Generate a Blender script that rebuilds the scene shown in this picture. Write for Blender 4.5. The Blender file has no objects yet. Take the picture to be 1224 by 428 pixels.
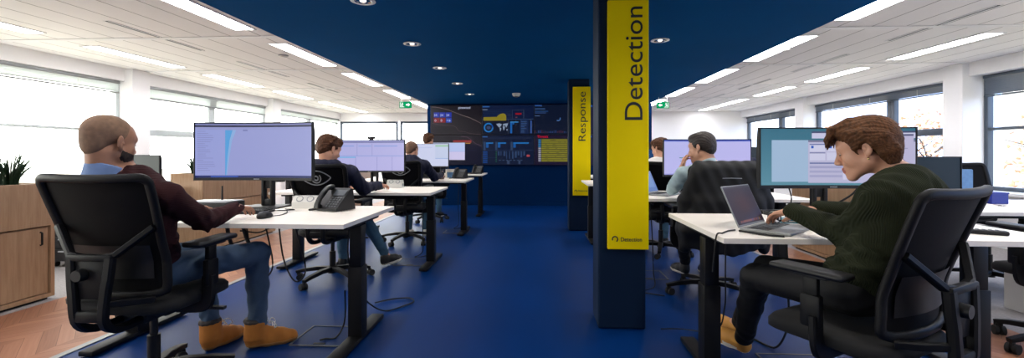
import bpy, bmesh, math, random
import numpy as np
from mathutils import Vector, Matrix
random.seed(7)
np.random.seed(7)
PI = math.pi
scene = bpy.context.scene
COL = scene.collection
V = Vector

# ------------------------------------------------------------------ camera
EYE = 1.15
YAW = math.atan(31 / 540)
FPX = 540.0
cam_data = bpy.data.cameras.new('camera')
cam_data.sensor_width = 36.0
cam_data.sensor_fit = 'HORIZONTAL'
cam_data.lens = FPX / 1224 * 36
cam_data.shift_y = -30 / 1224
cam_data.clip_end = 400
cam = bpy.data.objects.new('camera', cam_data)
COL.objects.link(cam)
cam.location = (0, 0, EYE)
cam.rotation_euler = (PI / 2, 0, YAW)
scene.camera = cam


def at(px, py, d):
    """a point of the room seen at pixel (px, py) of the 1224 x 428 frame, d metres in front of the lens"""
    xc = (px - 612) / FPX * d
    return V((xc * math.cos(YAW) - d * math.sin(YAW), xc * math.sin(YAW) + d * math.cos(YAW), EYE + (184 - py) / FPX * d))


# ------------------------------------------------------------------ materials
def lin(c):
    out = []
    for v in c[:3]:
        v = v / 255.0
        out.append(v / 12.92 if v <= 0.04045 else ((v + 0.055) / 1.055) ** 2.4)
    return (out[0], out[1], out[2], 1.0)


MATS = {}


def mat(name, rgb, rough=0.5, metal=0.0, var=0.08, scale=6.0, bump=0.0, bscale=200.0, stretch=(1, 1, 1), spec=0.5, sheen=0.0):
    m = bpy.data.materials.new(name)
    m.use_nodes = True
    nt = m.node_tree
    b = nt.nodes['Principled BSDF']
    b.inputs['Roughness'].default_value = rough
    b.inputs['Metallic'].default_value = metal
    b.inputs['Specular IOR Level'].default_value = spec
    if sheen:
        b.inputs['Sheen Weight'].default_value = sheen
    tc = nt.nodes.new('ShaderNodeTexCoord')
    mp = nt.nodes.new('ShaderNodeMapping')
    mp.inputs['Scale'].default_value = stretch
    nt.links.new(tc.outputs['Object'], mp.inputs['Vector'])
    nz = nt.nodes.new('ShaderNodeTexNoise')
    nz.inputs['Scale'].default_value = scale
    nz.inputs['Detail'].default_value = 5
    nt.links.new(mp.outputs['Vector'], nz.inputs['Vector'])
    rp = nt.nodes.new('ShaderNodeValToRGB')
    c = lin(rgb)
    rp.color_ramp.elements[0].position = 0.3
    rp.color_ramp.elements[1].position = 0.7
    rp.color_ramp.elements[0].color = tuple(max(0, x * (1 - var)) for x in c[:3]) + (1,)
    rp.color_ramp.elements[1].color = tuple(min(1, x * (1 + var)) for x in c[:3]) + (1,)
    nt.links.new(nz.outputs['Fac'], rp.inputs['Fac'])
    nt.links.new(rp.outputs['Color'], b.inputs['Base Color'])
    if bump:
        n2 = nt.nodes.new('ShaderNodeTexNoise')
        n2.inputs['Scale'].default_value = bscale
        n2.inputs['Detail'].default_value = 3
        nt.links.new(mp.outputs['Vector'], n2.inputs['Vector'])
        bp = nt.nodes.new('ShaderNodeBump')
        bp.inputs['Strength'].default_value = bump
        bp.inputs['Distance'].default_value = 0.002
        nt.links.new(n2.outputs['Fac'], bp.inputs['Height'])
        nt.links.new(bp.outputs['Normal'], b.inputs['Normal'])
    MATS[name] = m
    return m


def emis(name, rgb, strength):
    m = bpy.data.materials.new(name)
    m.use_nodes = True
    nt = m.node_tree
    nt.nodes.clear()
    o = nt.nodes.new('ShaderNodeOutputMaterial')
    e = nt.nodes.new('ShaderNodeEmission')
    e.inputs['Color'].default_value = lin(rgb)
    e.inputs['Strength'].default_value = strength
    nt.links.new(e.outputs[0], o.inputs[0])
    MATS[name] = m
    return m


def N(nt, t, **kw):
    n = nt.nodes.new(t)
    for k, v in kw.items():
        if k in n.inputs:
            n.inputs[k].default_value = v
        else:
            setattr(n, k, v)
    return n


def math_node(nt, op, a, b=None):
    n = nt.nodes.new('ShaderNodeMath')
    n.operation = op
    for i, x in enumerate((a, b)):
        if x is None:
            continue
        if isinstance(x, (int, float)):
            n.inputs[i].default_value = x
        else:
            nt.links.new(x, n.inputs[i])
    return n.outputs[0]


SCREEN_GAIN = 0.39


def screen_material(name='screen', gain=SCREEN_GAIN):
    """what a lit display gives off: the picture colours stored on its faces, behind a glossy front"""
    m = bpy.data.materials.new('display_picture')
    m.use_nodes = True
    nt = m.node_tree
    b = nt.nodes['Principled BSDF']
    b.inputs['Base Color'].default_value = (0.004, 0.004, 0.005, 1)
    b.inputs['Roughness'].default_value = 0.35
    b.inputs['Specular IOR Level'].default_value = 0.25
    a = N(nt, 'ShaderNodeAttribute', attribute_name='picture')
    nt.links.new(a.outputs['Color'], b.inputs['Emission Color'])
    b.inputs['Emission Strength'].default_value = gain
    MATS[name] = m
    return m


def wood_floor():
    m = bpy.data.materials.new('chevron_oak')
    m.use_nodes = True
    nt = m.node_tree
    b = nt.nodes['Principled BSDF']
    tc = N(nt, 'ShaderNodeTexCoord')
    sx = N(nt, 'ShaderNodeSeparateXYZ')
    nt.links.new(tc.outputs['Object'], sx.inputs[0])
    w = 0.32
    fold = math_node(nt, 'PINGPONG', sx.outputs['X'], w)
    yy = math_node(nt, 'ADD', sx.outputs['Y'], fold)
    plank = math_node(nt, 'FLOOR', math_node(nt, 'DIVIDE', yy, 0.11))
    colm = math_node(nt, 'FLOOR', math_node(nt, 'DIVIDE', sx.outputs['X'], w))
    cb = N(nt, 'ShaderNodeCombineXYZ')
    nt.links.new(plank, cb.inputs[0])
    nt.links.new(colm, cb.inputs[1])
    wn = N(nt, 'ShaderNodeTexWhiteNoise')
    nt.links.new(cb.outputs[0], wn.inputs['Vector'])
    cg = N(nt, 'ShaderNodeCombineXYZ')
    nt.links.new(math_node(nt, 'MULTIPLY', yy, 26.0), cg.inputs[0])
    nt.links.new(math_node(nt, 'MULTIPLY', fold, 2.0), cg.inputs[1])
    nt.links.new(math_node(nt, 'MULTIPLY', wn.outputs['Value'], 9.0), cg.inputs[2])
    nz = N(nt, 'ShaderNodeTexNoise', Scale=2.2, Detail=6.0)
    nt.links.new(cg.outputs[0], nz.inputs['Vector'])
    tot = math_node(nt, 'ADD', math_node(nt, 'MULTIPLY', wn.outputs['Value'], 0.45), math_node(nt, 'MULTIPLY', nz.outputs['Fac'], 0.6))
    rp = N(nt, 'ShaderNodeValToRGB')
    rp.color_ramp.elements[0].position = 0.15
    rp.color_ramp.elements[1].position = 0.9
    rp.color_ramp.elements[0].color = lin((124, 80, 57))
    rp.color_ramp.elements[1].color = lin((168, 120, 92))
    nt.links.new(tot, rp.inputs['Fac'])
    seam = math_node(nt, 'LESS_THAN', math_node(nt, 'FRACT', math_node(nt, 'DIVIDE', yy, 0.11)), 0.03)
    mx = N(nt, 'ShaderNodeMix', data_type='RGBA')
    nt.links.new(seam, mx.inputs[0])
    nt.links.new(rp.outputs['Color'], mx.inputs[6])
    mx.inputs[7].default_value = lin((98, 64, 46))
    nt.links.new(mx.outputs[2], b.inputs['Base Color'])
    b.inputs['Roughness'].default_value = 0.5
    b.inputs['Specular IOR Level'].default_value = 0.25
    MATS['chevron'] = m
    return m


def veneer(name, c0, c1, axis='Z'):
    m = bpy.data.materials.new(name)
    m.use_nodes = True
    nt = m.node_tree
    b = nt.nodes['Principled BSDF']
    tc = N(nt, 'ShaderNodeTexCoord')
    mp = N(nt, 'ShaderNodeMapping')
    mp.inputs['Scale'].default_value = (14, 14, 1.1) if axis == 'Z' else (1.1, 14, 14)
    nt.links.new(tc.outputs['Object'], mp.inputs['Vector'])
    nz = N(nt, 'ShaderNodeTexNoise', Scale=2.4, Detail=7.0, Roughness=0.62, Distortion=0.4)
    nt.links.new(mp.outputs[0], nz.inputs['Vector'])
    rp = N(nt, 'ShaderNodeValToRGB')
    rp.color_ramp.elements[0].position = 0.32
    rp.color_ramp.elements[1].position = 0.7
    rp.color_ramp.elements[0].color = lin(c0)
    rp.color_ramp.elements[1].color = lin(c1)
    nt.links.new(nz.outputs['Fac'], rp.inputs['Fac'])
    nt.links.new(rp.outputs['Color'], b.inputs['Base Color'])
    b.inputs['Roughness'].default_value = 0.45
    MATS[name] = m
    return m


def ceiling_panels():
    """white metal planks running along the room with narrow joints"""
    m = bpy.data.materials.new('ceiling_planks')
    m.use_nodes = True
    nt = m.node_tree
    b = nt.nodes['Principled BSDF']
    tc = N(nt, 'ShaderNodeTexCoord')
    sx = N(nt, 'ShaderNodeSeparateXYZ')
    nt.links.new(tc.outputs['Object'], sx.inputs[0])
    fr = math_node(nt, 'FRACT', math_node(nt, 'DIVIDE', math_node(nt, 'ADD', sx.outputs['X'], 30.0), 0.3))
    seam = math_node(nt, 'LESS_THAN', fr, 0.035)
    nz = N(nt, 'ShaderNodeTexNoise', Scale=260.0, Detail=2.0)
    nt.links.new(tc.outputs['Object'], nz.inputs['Vector'])
    mx = N(nt, 'ShaderNodeMix', data_type='RGBA')
    nt.links.new(seam, mx.inputs[0])
    rp = N(nt, 'ShaderNodeValToRGB')
    rp.color_ramp.elements[0].color = lin((228, 226, 224))
    rp.color_ramp.elements[1].color = lin((242, 240, 238))
    nt.links.new(nz.outputs['Fac'], rp.inputs['Fac'])
    nt.links.new(rp.outputs['Color'], mx.inputs[6])
    mx.inputs[7].default_value = lin((128, 124, 120))
    nt.links.new(mx.outputs[2], b.inputs['Base Color'])
    b.inputs['Roughness'].default_value = 0.6
    MATS['ceiling'] = m
    return m


def knit(name, rgb, freq, rough=0.9, direction='X', bump=0.6, dist=1.2):
    m = mat(name, rgb, rough, var=0.18, scale=14, spec=0.15)
    nt = m.node_tree
    b = nt.nodes['Principled BSDF']
    tc = N(nt, 'ShaderNodeTexCoord')
    wv = N(nt, 'ShaderNodeTexWave', Scale=freq, Distortion=dist)
    wv.bands_direction = direction
    wv.inputs['Detail'].default_value = 1.0
    nt.links.new(tc.outputs['Object'], wv.inputs['Vector'])
    bp = N(nt, 'ShaderNodeBump', Strength=bump, Distance=0.004)
    nt.links.new(wv.outputs['Fac'], bp.inputs['Height'])
    nt.links.new(bp.outputs['Normal'], b.inputs['Normal'])
    return m


def glass_material():
    m = bpy.data.materials.new('window_glass')
    m.use_nodes = True
    nt = m.node_tree
    nt.nodes.clear()
    o = N(nt, 'ShaderNodeOutputMaterial')
    t = N(nt, 'ShaderNodeBsdfTransparent')
    t.inputs['Color'].default_value = (0.93, 0.97, 0.97, 1)
    g = N(nt, 'ShaderNodeBsdfGlossy', Roughness=0.03)
    mx = N(nt, 'ShaderNodeMixShader')
    mx.inputs[0].default_value = 0.05
    nt.links.new(t.outputs[0], mx.inputs[1])
    nt.links.new(g.outputs[0], mx.inputs[2])
    nt.links.new(mx.outputs[0], o.inputs[0])
    MATS['glass'] = m


def mesh_fabric(name, rgb, clear):
    """woven chair netting: fine black threads with gaps that let a little light through"""
    m = bpy.data.materials.new(name)
    m.use_nodes = True
    nt = m.node_tree
    b = nt.nodes['Principled BSDF']
    o = nt.nodes['Material Output']
    b.inputs['Base Color'].default_value = lin(rgb)
    b.inputs['Roughness'].default_value = 0.6
    b.inputs['Specular IOR Level'].default_value = 0.1
    t = N(nt, 'ShaderNodeBsdfTransparent')
    mx = N(nt, 'ShaderNodeMixShader')
    mx.inputs[0].default_value = clear
    nt.links.new(b.outputs[0], mx.inputs[1])
    nt.links.new(t.outputs[0], mx.inputs[2])
    nt.links.new(mx.outputs[0], o.inputs['Surface'])
    MATS[name] = m


screen_material(); screen_material('wall_screen', 0.2); wood_floor(); ceiling_panels(); glass_material()
veneer('oak', (146, 114, 84), (172, 140, 108))
mesh_fabric('chair_mesh', (9, 9, 11), 0.0)
mat('blue_vinyl', (0, 44, 102), 0.42, spec=.1, var=0.14, scale=2.0, stretch=(1, .25, 1), bump=.05, bscale=60)
mat('blue_paint', (0, 72, 126), 0.9, var=0.04, scale=1.5, spec=.03)
mat('blue_wall', (0, 34, 74), 0.85, var=0.05, scale=1.5, spec=.05)
mat('blue_pillar', (6, 30, 56), 0.6, var=0.04, scale=2, spec=.2)
mat('carpet', (142, 138, 138), 0.95, var=0.2, scale=30, bump=.5, bscale=300, stretch=(1, 4, 1))
mat('white_wall', (236, 235, 235), 0.7, var=0.02, scale=2)
mat('white_metal', (226, 226, 226), 0.4, var=0.02)
mat('desk_white', (240, 232, 222), 0.45, var=0.02, scale=8)
mat('black_metal', (13, 13, 15), 0.5, var=0.1, spec=.3)
mat('black_plastic', (16, 16, 18), 0.45, var=0.1, scale=20, spec=.4)
mat('chair_frame', (13, 13, 15), 0.5, var=0.08, scale=20, spec=.2)
mat('seat_fabric', (12, 12, 14), 0.9, var=0.2, scale=60, bump=.4, bscale=500)
mat('key_grey', (84, 86, 90), 0.5, var=0.04)
mat('dark_grey', (60, 66, 74), 0.5, var=0.06)
mat('frame_glare', (176, 184, 184), 0.45, var=0.04)  # same dark grey frames, paled by window glare put into the colour
mat('frame_grey', (66, 76, 88), 0.45, var=0.04)
mat('alu', (140, 142, 142), 0.5, metal=0.7, var=0.05)
mat('chrome', (190, 190, 192), 0.15, metal=1.0, var=0.02)
mat('yellow', (246, 218, 0), 0.6, var=0.02, scale=3, spec=.1)
mat('sign_ink', (22, 24, 40), 0.5, var=0.02)
mat('white_plastic', (222, 220, 214), 0.4, var=0.02)
mat('grey_plastic', (150, 152, 156), 0.45, var=0.05)
mat('teal_plastic', (20, 110, 130), 0.4, var=0.05)
mat('blue_plastic', (24, 40, 130), 0.4, var=0.05)
mat('rubber', (14, 14, 15), 0.7, var=0.1)
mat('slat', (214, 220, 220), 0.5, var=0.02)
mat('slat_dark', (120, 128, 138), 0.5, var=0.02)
mat('skin', (206, 152, 124), 0.5, var=0.06, scale=30, bump=.12, bscale=350)
mat('skin_tan', (158, 112, 86), 0.5, var=0.08, scale=30, bump=.12, bscale=350)
mat('lip', (176, 104, 92), 0.45, var=0.05)
mat('stubble', (128, 98, 76), 0.75, var=0.18, scale=60, bump=.2, bscale=900)
mat('beard', (40, 28, 24), 0.85, var=0.3, scale=120, bump=.9, bscale=600)
mat('hair_brown', (80, 50, 32), 0.6, spec=.2, var=0.4, scale=60, stretch=(2.2, 2.2, .5), bump=.7, bscale=160)
mat('hair_woman', (84, 54, 33), 0.65, spec=.15, var=0.5, scale=60, stretch=(2.4, .5, 1.4), bump=.6, bscale=170)
mat('hair_dark', (40, 30, 27), 0.55, var=0.4, scale=70, bump=.8, bscale=220)
mat('hair_short', (104, 72, 52), 0.7, var=0.3, scale=110, bump=.7, bscale=500)
mat('eye_white', (214, 208, 200), 0.25, var=0.02)
mat('gold', (220, 190, 130), 0.25, metal=1.0, var=0.02)
mat('shirt_blue', (104, 128, 172), 0.8, var=0.08, scale=40, bump=.2, bscale=300)
mat('shirt_pale', (160, 180, 186), 0.8, var=0.07, scale=20, bump=.2, bscale=300)
mat('shirt_white', (222, 218, 212), 0.8, var=0.05, scale=20)
knit('sweater_maroon', (50, 25, 27), 46.0, direction='Z', bump=.35)
knit('sweater_green', (33, 37, 23), 62.0, direction='X', bump=.55, dist=.35)
mat('hoodie_navy', (20, 22, 46), 0.9, var=0.14, scale=18, bump=.3, bscale=260)
mat('jeans_blue', (58, 78, 100), 0.85, var=0.18, scale=12, bump=.35, bscale=420)
mat('jeans_teal', (48, 82, 104), 0.85, var=0.15, scale=12, bump=.35, bscale=420)
mat('black_trousers', (16, 16, 18), 0.68, spec=.3, var=0.15, scale=14, bump=.2, bscale=180)
mat('boot_tan', (176, 108, 36), 0.8, var=0.12, scale=16, bump=.3, bscale=300)
mat('boot_dark', (46, 38, 36), 0.7, var=0.1)
mat('boot_sole', (150, 104, 52), 0.7, var=0.1)
mat('sneaker_tan', (206, 146, 66), 0.6, var=0.1)
mat('sneaker_white', (224, 218, 206), 0.5, var=0.04)
mat('coat_black', (12, 12, 14), 0.75, var=0.2, scale=10, bump=.3, bscale=200)
mat('leaf_dark', (38, 62, 34), 0.55, var=0.3, scale=20)
mat('leaf_fresh', (120, 168, 44), 0.5, var=0.3, scale=12)
mat('soil', (40, 32, 26), 0.9, var=0.2, scale=40)
mat('sign_green', (0, 150, 92), 0.5, var=0.02)
mat('divider_blue', (92, 128, 168), 0.9, var=0.08, scale=40, bump=.3, bscale=300)
mat('logo_grey', (120, 122, 126), 0.7, var=0.05)
mat('paper', (220, 214, 204), 0.7, var=0.04)
mat('facade', (116, 118, 124), 0.8, var=0.05)
mat('concrete_pale', (206, 204, 202), 0.8, var=0.05)
mat('outdoor_ground', (150, 140, 120), 0.95, var=0.2, scale=.4)
mat('hedge_leaf', (176, 138, 116), 0.9, var=0.5, scale=1.6)
mat('outdoor_window', (70, 82, 98), 0.3, var=0.1)
M = MATS

# ------------------------------------------------------------------ object bookkeeping
def link(name, mesh, parent=None, loc=None):
    o = bpy.data.objects.new(name, mesh)
    COL.objects.link(o)
    if parent is not None:
        o.parent = parent
    if loc is not None:
        o.location = loc
    return o


def tag(o, label=None, cat=None, group=None, kind=None):
    if label:
        o['label'] = label
    if cat:
        o['category'] = cat
    if group:
        o['group'] = group
    if kind:
        o['kind'] = kind
    return o


def thing(name, label, cat, loc=(0, 0, 0), rz=0.0, group=None):
    o = bpy.data.objects.new(name, None)
    COL.objects.link(o)
    o.empty_display_size = 0.1
    o.location = loc
    o.rotation_euler = (0, 0, rz)
    return tag(o, label, cat, group)


def copy_tree(o, parent=None):
    c = o.copy()
    COL.objects.link(c)
    c.parent = parent
    for ch in list(o.children):
        copy_tree(ch, c)
    return c


def dup(o, label, loc, rz=0.0, group=None):
    c = copy_tree(o)
    c.location = loc
    c.rotation_euler = (0, 0, rz)
    c['label'] = label
    if group:
        c['group'] = group
    return c


class MB:
    """collects solids in one mesh"""

    def __init__(s):
        s.bm = bmesh.new()

    def box(s, c, size, bev=0.0, rot=None, seg=2, taper=None):
        m = Matrix.Translation(V(c)) @ (rot.to_4x4() if rot is not None else Matrix.Identity(4)) @ Matrix.Diagonal((size[0], size[1], size[2], 1))
        r = bmesh.ops.create_cube(s.bm, size=1.0)
        vs = r['verts']
        if taper:
            for v in vs:
                if v.co.z > 0:
                    v.co.x *= taper[0]
                    v.co.y *= taper[1]
        for v in vs:
            v.co = m @ v.co
        if bev > 0:
            es = list({e for v in vs for e in v.link_edges})
            bmesh.ops.bevel(s.bm, geom=es, offset=bev, segments=seg, profile=0.5, affect='EDGES', clamp_overlap=True)
        return s

    def cyl(s, a, b, r, r2=None, seg=20, caps=True):
        a, b = V(a), V(b)
        d = b - a
        q = V((0, 0, 1)).rotation_difference(d.normalized()).to_matrix().to_4x4()
        m = Matrix.Translation((a + b) / 2) @ q
        bmesh.ops.create_cone(s.bm, cap_ends=caps, segments=seg, radius1=r, radius2=r if r2 is None else r2, depth=d.length, matrix=m)
        return s

    def ball(s, c, r, sc=(1, 1, 1), seg=16, rot=None):
        m = Matrix.Translation(V(c)) @ (rot.to_4x4() if rot is not None else Matrix.Identity(4)) @ Matrix.Diagonal((sc[0], sc[1], sc[2], 1))
        bmesh.ops.create_uvsphere(s.bm, u_segments=seg, v_segments=max(6, seg * 2 // 3), radius=r, matrix=m)
        return s

    def sweep(s, pts, prof, up=(0, 0, 1), closed=False, scale=None, smooth=0):
        """prof: list of (a, b) in the section plane; a across, b along up"""
        pts = [V(p) for p in pts]
        if smooth:
            pts = curve(pts, smooth, closed)
        n = len(pts)
        rings = []
        for i, p in enumerate(pts):
            if closed:
                t = pts[(i + 1) % n] - pts[i - 1]
            else:
                t = pts[min(i + 1, n - 1)] - pts[max(i - 1, 0)]
            t.normalize()
            u = V(up)
            side = t.cross(u)
            if side.length < 1e-4:
                side = t.cross(V((0, 1, 0)))
            side.normalize()
            u2 = side.cross(t).normalized()
            k = 1.0 if scale is None else scale[min(i * len(scale) // n, len(scale) - 1)] if not callable(scale) else scale(i / max(1, n - 1))
            rings.append([s.bm.verts.new(p + side * a * k + u2 * b * k) for a, b in prof])
        m = len(prof)
        for i in range(n if closed else n - 1):
            A, B = rings[i], rings[(i + 1) % n]
            for j in range(m):
                s.bm.faces.new((A[j], A[(j + 1) % m], B[(j + 1) % m], B[j]))
        if not closed:
            s.bm.faces.new(list(reversed(rings[0])))
            s.bm.faces.new(rings[-1])
        return s

    def tube(s, pts, r, seg=8, closed=False, smooth=0, up=(0, 0, 1), scale=None):
        return s.sweep(pts, [(r * math.cos(2 * PI * k / seg), r * math.sin(2 * PI * k / seg)) for k in range(seg)], up, closed, scale, smooth)

    def bar(s, pts, w, h, up=(0, 0, 1), closed=False, smooth=0, scale=None, ch=0.25):
        a, b = w / 2, h / 2
        c = min(a, b) * ch
        return s.sweep(pts, [(-a, -b + c), (-a + c, -b), (a - c, -b), (a, -b + c), (a, b - c), (a - c, b), (-a + c, b), (-a, b - c)], up, closed, scale, smooth)

    def prism(s, poly, z0, z1, f=None):
        """poly in 2-D extruded z0..z1; f maps (x, y, z) to the final point"""
        f = f or (lambda x, y, z: (x, y, z))
        A = [s.bm.verts.new(f(x, y, z0)) for x, y in poly]
        B = [s.bm.verts.new(f(x, y, z1)) for x, y in poly]
        n = len(poly)
        s.bm.faces.new(list(reversed(A)))
        s.bm.faces.new(B)
        for i in range(n):
            s.bm.faces.new((A[i], A[(i + 1) % n], B[(i + 1) % n], B[i]))
        return s

    def lathe(s, prof, seg=24, c=(0, 0, 0)):
        rings = []
        for r, z in prof:
            rings.append([s.bm.verts.new((c[0] + max(r, 1e-5) * math.cos(2 * PI * k / seg), c[1] + max(r, 1e-5) * math.sin(2 * PI * k / seg), c[2] + z)) for k in range(seg)])
        for A, B in zip(rings, rings[1:]):
            for j in range(seg):
                s.bm.faces.new((A[j], A[(j + 1) % seg], B[(j + 1) % seg], B[j]))
        return s

    def surf(s, f, nu, nv, thick=None):
        g = [[s.bm.verts.new(f(i / nu, j / nv)) for j in range(nv + 1)] for i in range(nu + 1)]
        for i in range(nu):
            for j in range(nv):
                s.bm.faces.new((g[i][j], g[i + 1][j], g[i + 1][j + 1], g[i][j + 1]))
        return s

    def build(s, name, m, parent=None, loc=None, smooth=True, angle=40):
        bmesh.ops.recalc_face_normals(s.bm, faces=s.bm.faces[:])
        me = bpy.data.meshes.new(name)
        s.bm.to_mesh(me)
        s.bm.free()
        me.materials.append(m)
        if smooth:
            me.polygons.foreach_set('use_smooth', [True] * len(me.polygons))
            try:
                me.set_sharp_from_angle(angle=math.radians(angle))
            except Exception:
                pass
        return link(name, me, parent, loc)


def curve(pts, sub, closed=False):
    """Catmull-Rom through pts"""
    pts = [V(p) for p in pts]
    n = len(pts)
    out = []
    rng = n if closed else n - 1
    for i in range(rng):
        p1, p2 = pts[i], pts[(i + 1) % n]
        p0 = pts[i - 1] if (closed or i > 0) else p1 * 2 - p2
        p3 = pts[(i + 2) % n] if (closed or i + 2 < n) else p2 * 2 - p1
        for k in range(sub):
            t = k / sub
            out.append(0.5 * ((2 * p1) + (p2 - p0) * t + (2 * p0 - 5 * p1 + 4 * p2 - p3) * t * t + (3 * p1 - p0 - 3 * p2 + p3) * t ** 3))
    if not closed:
        out.append(pts[-1].copy())
    return out


def cable(name, pts, r, label, cat='cable', m=None, group=None, sub=8):
    base = V(pts[-1])
    o = MB().tube([V(p) - base for p in pts], r, 6, smooth=sub).build(name, m or M['rubber'], loc=base)
    return tag(o, label, cat, group)


def text_mesh(s, w=None, h=None, thick=0.002, bold=0.0):
    """lettering as a mesh lying in x (reading) / y (up), lower edge of the bounding box at y 0, fitted to w x h"""
    cu = bpy.data.curves.new('lettering', 'FONT')
    cu.body = s
    cu.extrude = 0.01
    cu.offset = bold
    cu.resolution_u = 6
    o = bpy.data.objects.new('lettering', cu)
    COL.objects.link(o)
    dg = bpy.context.evaluated_depsgraph_get()
    me = bpy.data.meshes.new_from_object(o.evaluated_get(dg))
    bpy.data.objects.remove(o)
    n = len(me.vertices)
    co = np.empty(n * 3, dtype=np.float32)
    me.vertices.foreach_get('co', co)
    co = co.reshape(-1, 3)
    lo, hi = co.min(0), co.max(0)
    sx = (w / (hi[0] - lo[0])) if w else None
    sy = (h / (hi[1] - lo[1])) if h else None
    sx = sx or sy
    sy = sy or sx
    co[:, 0] = (co[:, 0] - lo[0]) * sx
    co[:, 1] = (co[:, 1] - lo[1]) * sy
    co[:, 2] = (co[:, 2] - lo[2]) / max(1e-6, hi[2] - lo[2]) * thick
    me.vertices.foreach_set('co', co.ravel())
    return me


def text_obj(name, s, m, parent, origin, xdir, ydir, w=None, h=None, thick=0.002, bold=0.0):
    me = text_mesh(s, w, h, thick, bold)
    x, y = V(xdir).normalized(), V(ydir).normalized()
    z = x.cross(y)
    mtx = Matrix((x, y, z)).transposed().to_4x4()
    mtx.translation = V(origin)
    me.transform(mtx)
    me.materials.clear()
    me.materials.append(m)
    return link(name, me, parent)


def picture_mesh(name, w, h, rects, base, R=None, parent=None, nx=24, polys=(), y0=0.0, m='screen'):
    """a display's picture: rectangles (x0, y0, x1, y1, rgb) in 0..1 with y downwards, later ones over earlier ones,
    cut into one grid of faces that carry the colours. polys: (points, rgb) a hair in front. Faces -Y."""
    xs = {round(i / nx, 5) for i in range(nx + 1)}
    ys = {0.0, 1.0}
    for r in rects:
        xs |= {round(min(1, max(0, r[0])), 5), round(min(1, max(0, r[2])), 5)}
        ys |= {round(min(1, max(0, r[1])), 5), round(min(1, max(0, r[3])), 5)}
    xs, ys = sorted(xs), sorted(ys)

    def P(u, v, off=0.0):
        x = (u - 0.5) * w
        z = (0.5 - v) * h
        if R:
            a = x / R
            return (R * math.sin(a), y0 + R * math.cos(a) - R - off, z)
        return (x, y0 - off, z)
    vs, fs, cs = [], [], []
    for v in ys:
        for u in xs:
            vs.append(P(u, v))
    nxx = len(xs)
    for j in range(len(ys) - 1):
        for i in range(nxx - 1):
            cx, cy = (xs[i] + xs[i + 1]) / 2, (ys[j] + ys[j + 1]) / 2
            c = base(cx, cy) if callable(base) else base
            for r in rects:
                if r[0] <= cx <= r[2] and r[1] <= cy <= r[3]:
                    c = r[4]
            fs.append((j * nxx + i, (j + 1) * nxx + i, (j + 1) * nxx + i + 1, j * nxx + i + 1))
            cs.append(c)
    for k, (pts, c) in enumerate(polys):
        b = len(vs)
        vs += [P(u, v, 0.0006 + 0.00002 * k) for u, v in pts]
        fs.append(tuple(range(b, b + len(pts))))
        cs.append(c)
    me = bpy.data.meshes.new(name)
    me.from_pydata(vs, [], fs)
    at_ = me.color_attributes.new('picture', 'FLOAT_COLOR', 'CORNER')
    data = []
    for p, c in zip(me.polygons, cs):
        l = lin(c)
        data += list(l) * p.loop_total
    at_.data.foreach_set('color', data)
    me.materials.append(M[m])
    return link(name, me, parent)


def stroke(pts, wx, wy, c):
    """a poly line on a display as thin quads"""
    out = []
    for (x0, y0), (x1, y1) in zip(pts, pts[1:]):
        dx, dy = (x1 - x0), (y1 - y0)
        L = math.hypot(dx / wx, dy / wy) or 1
        nx_, ny_ = -dy / wy / L * wx, dx / wx / L * wy
        out.append(([(x0 + nx_, y0 + ny_), (x0 - nx_, y0 - ny_), (x1 - nx_, y1 - ny_), (x1 + nx_, y1 + ny_)], c))
    return out


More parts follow.
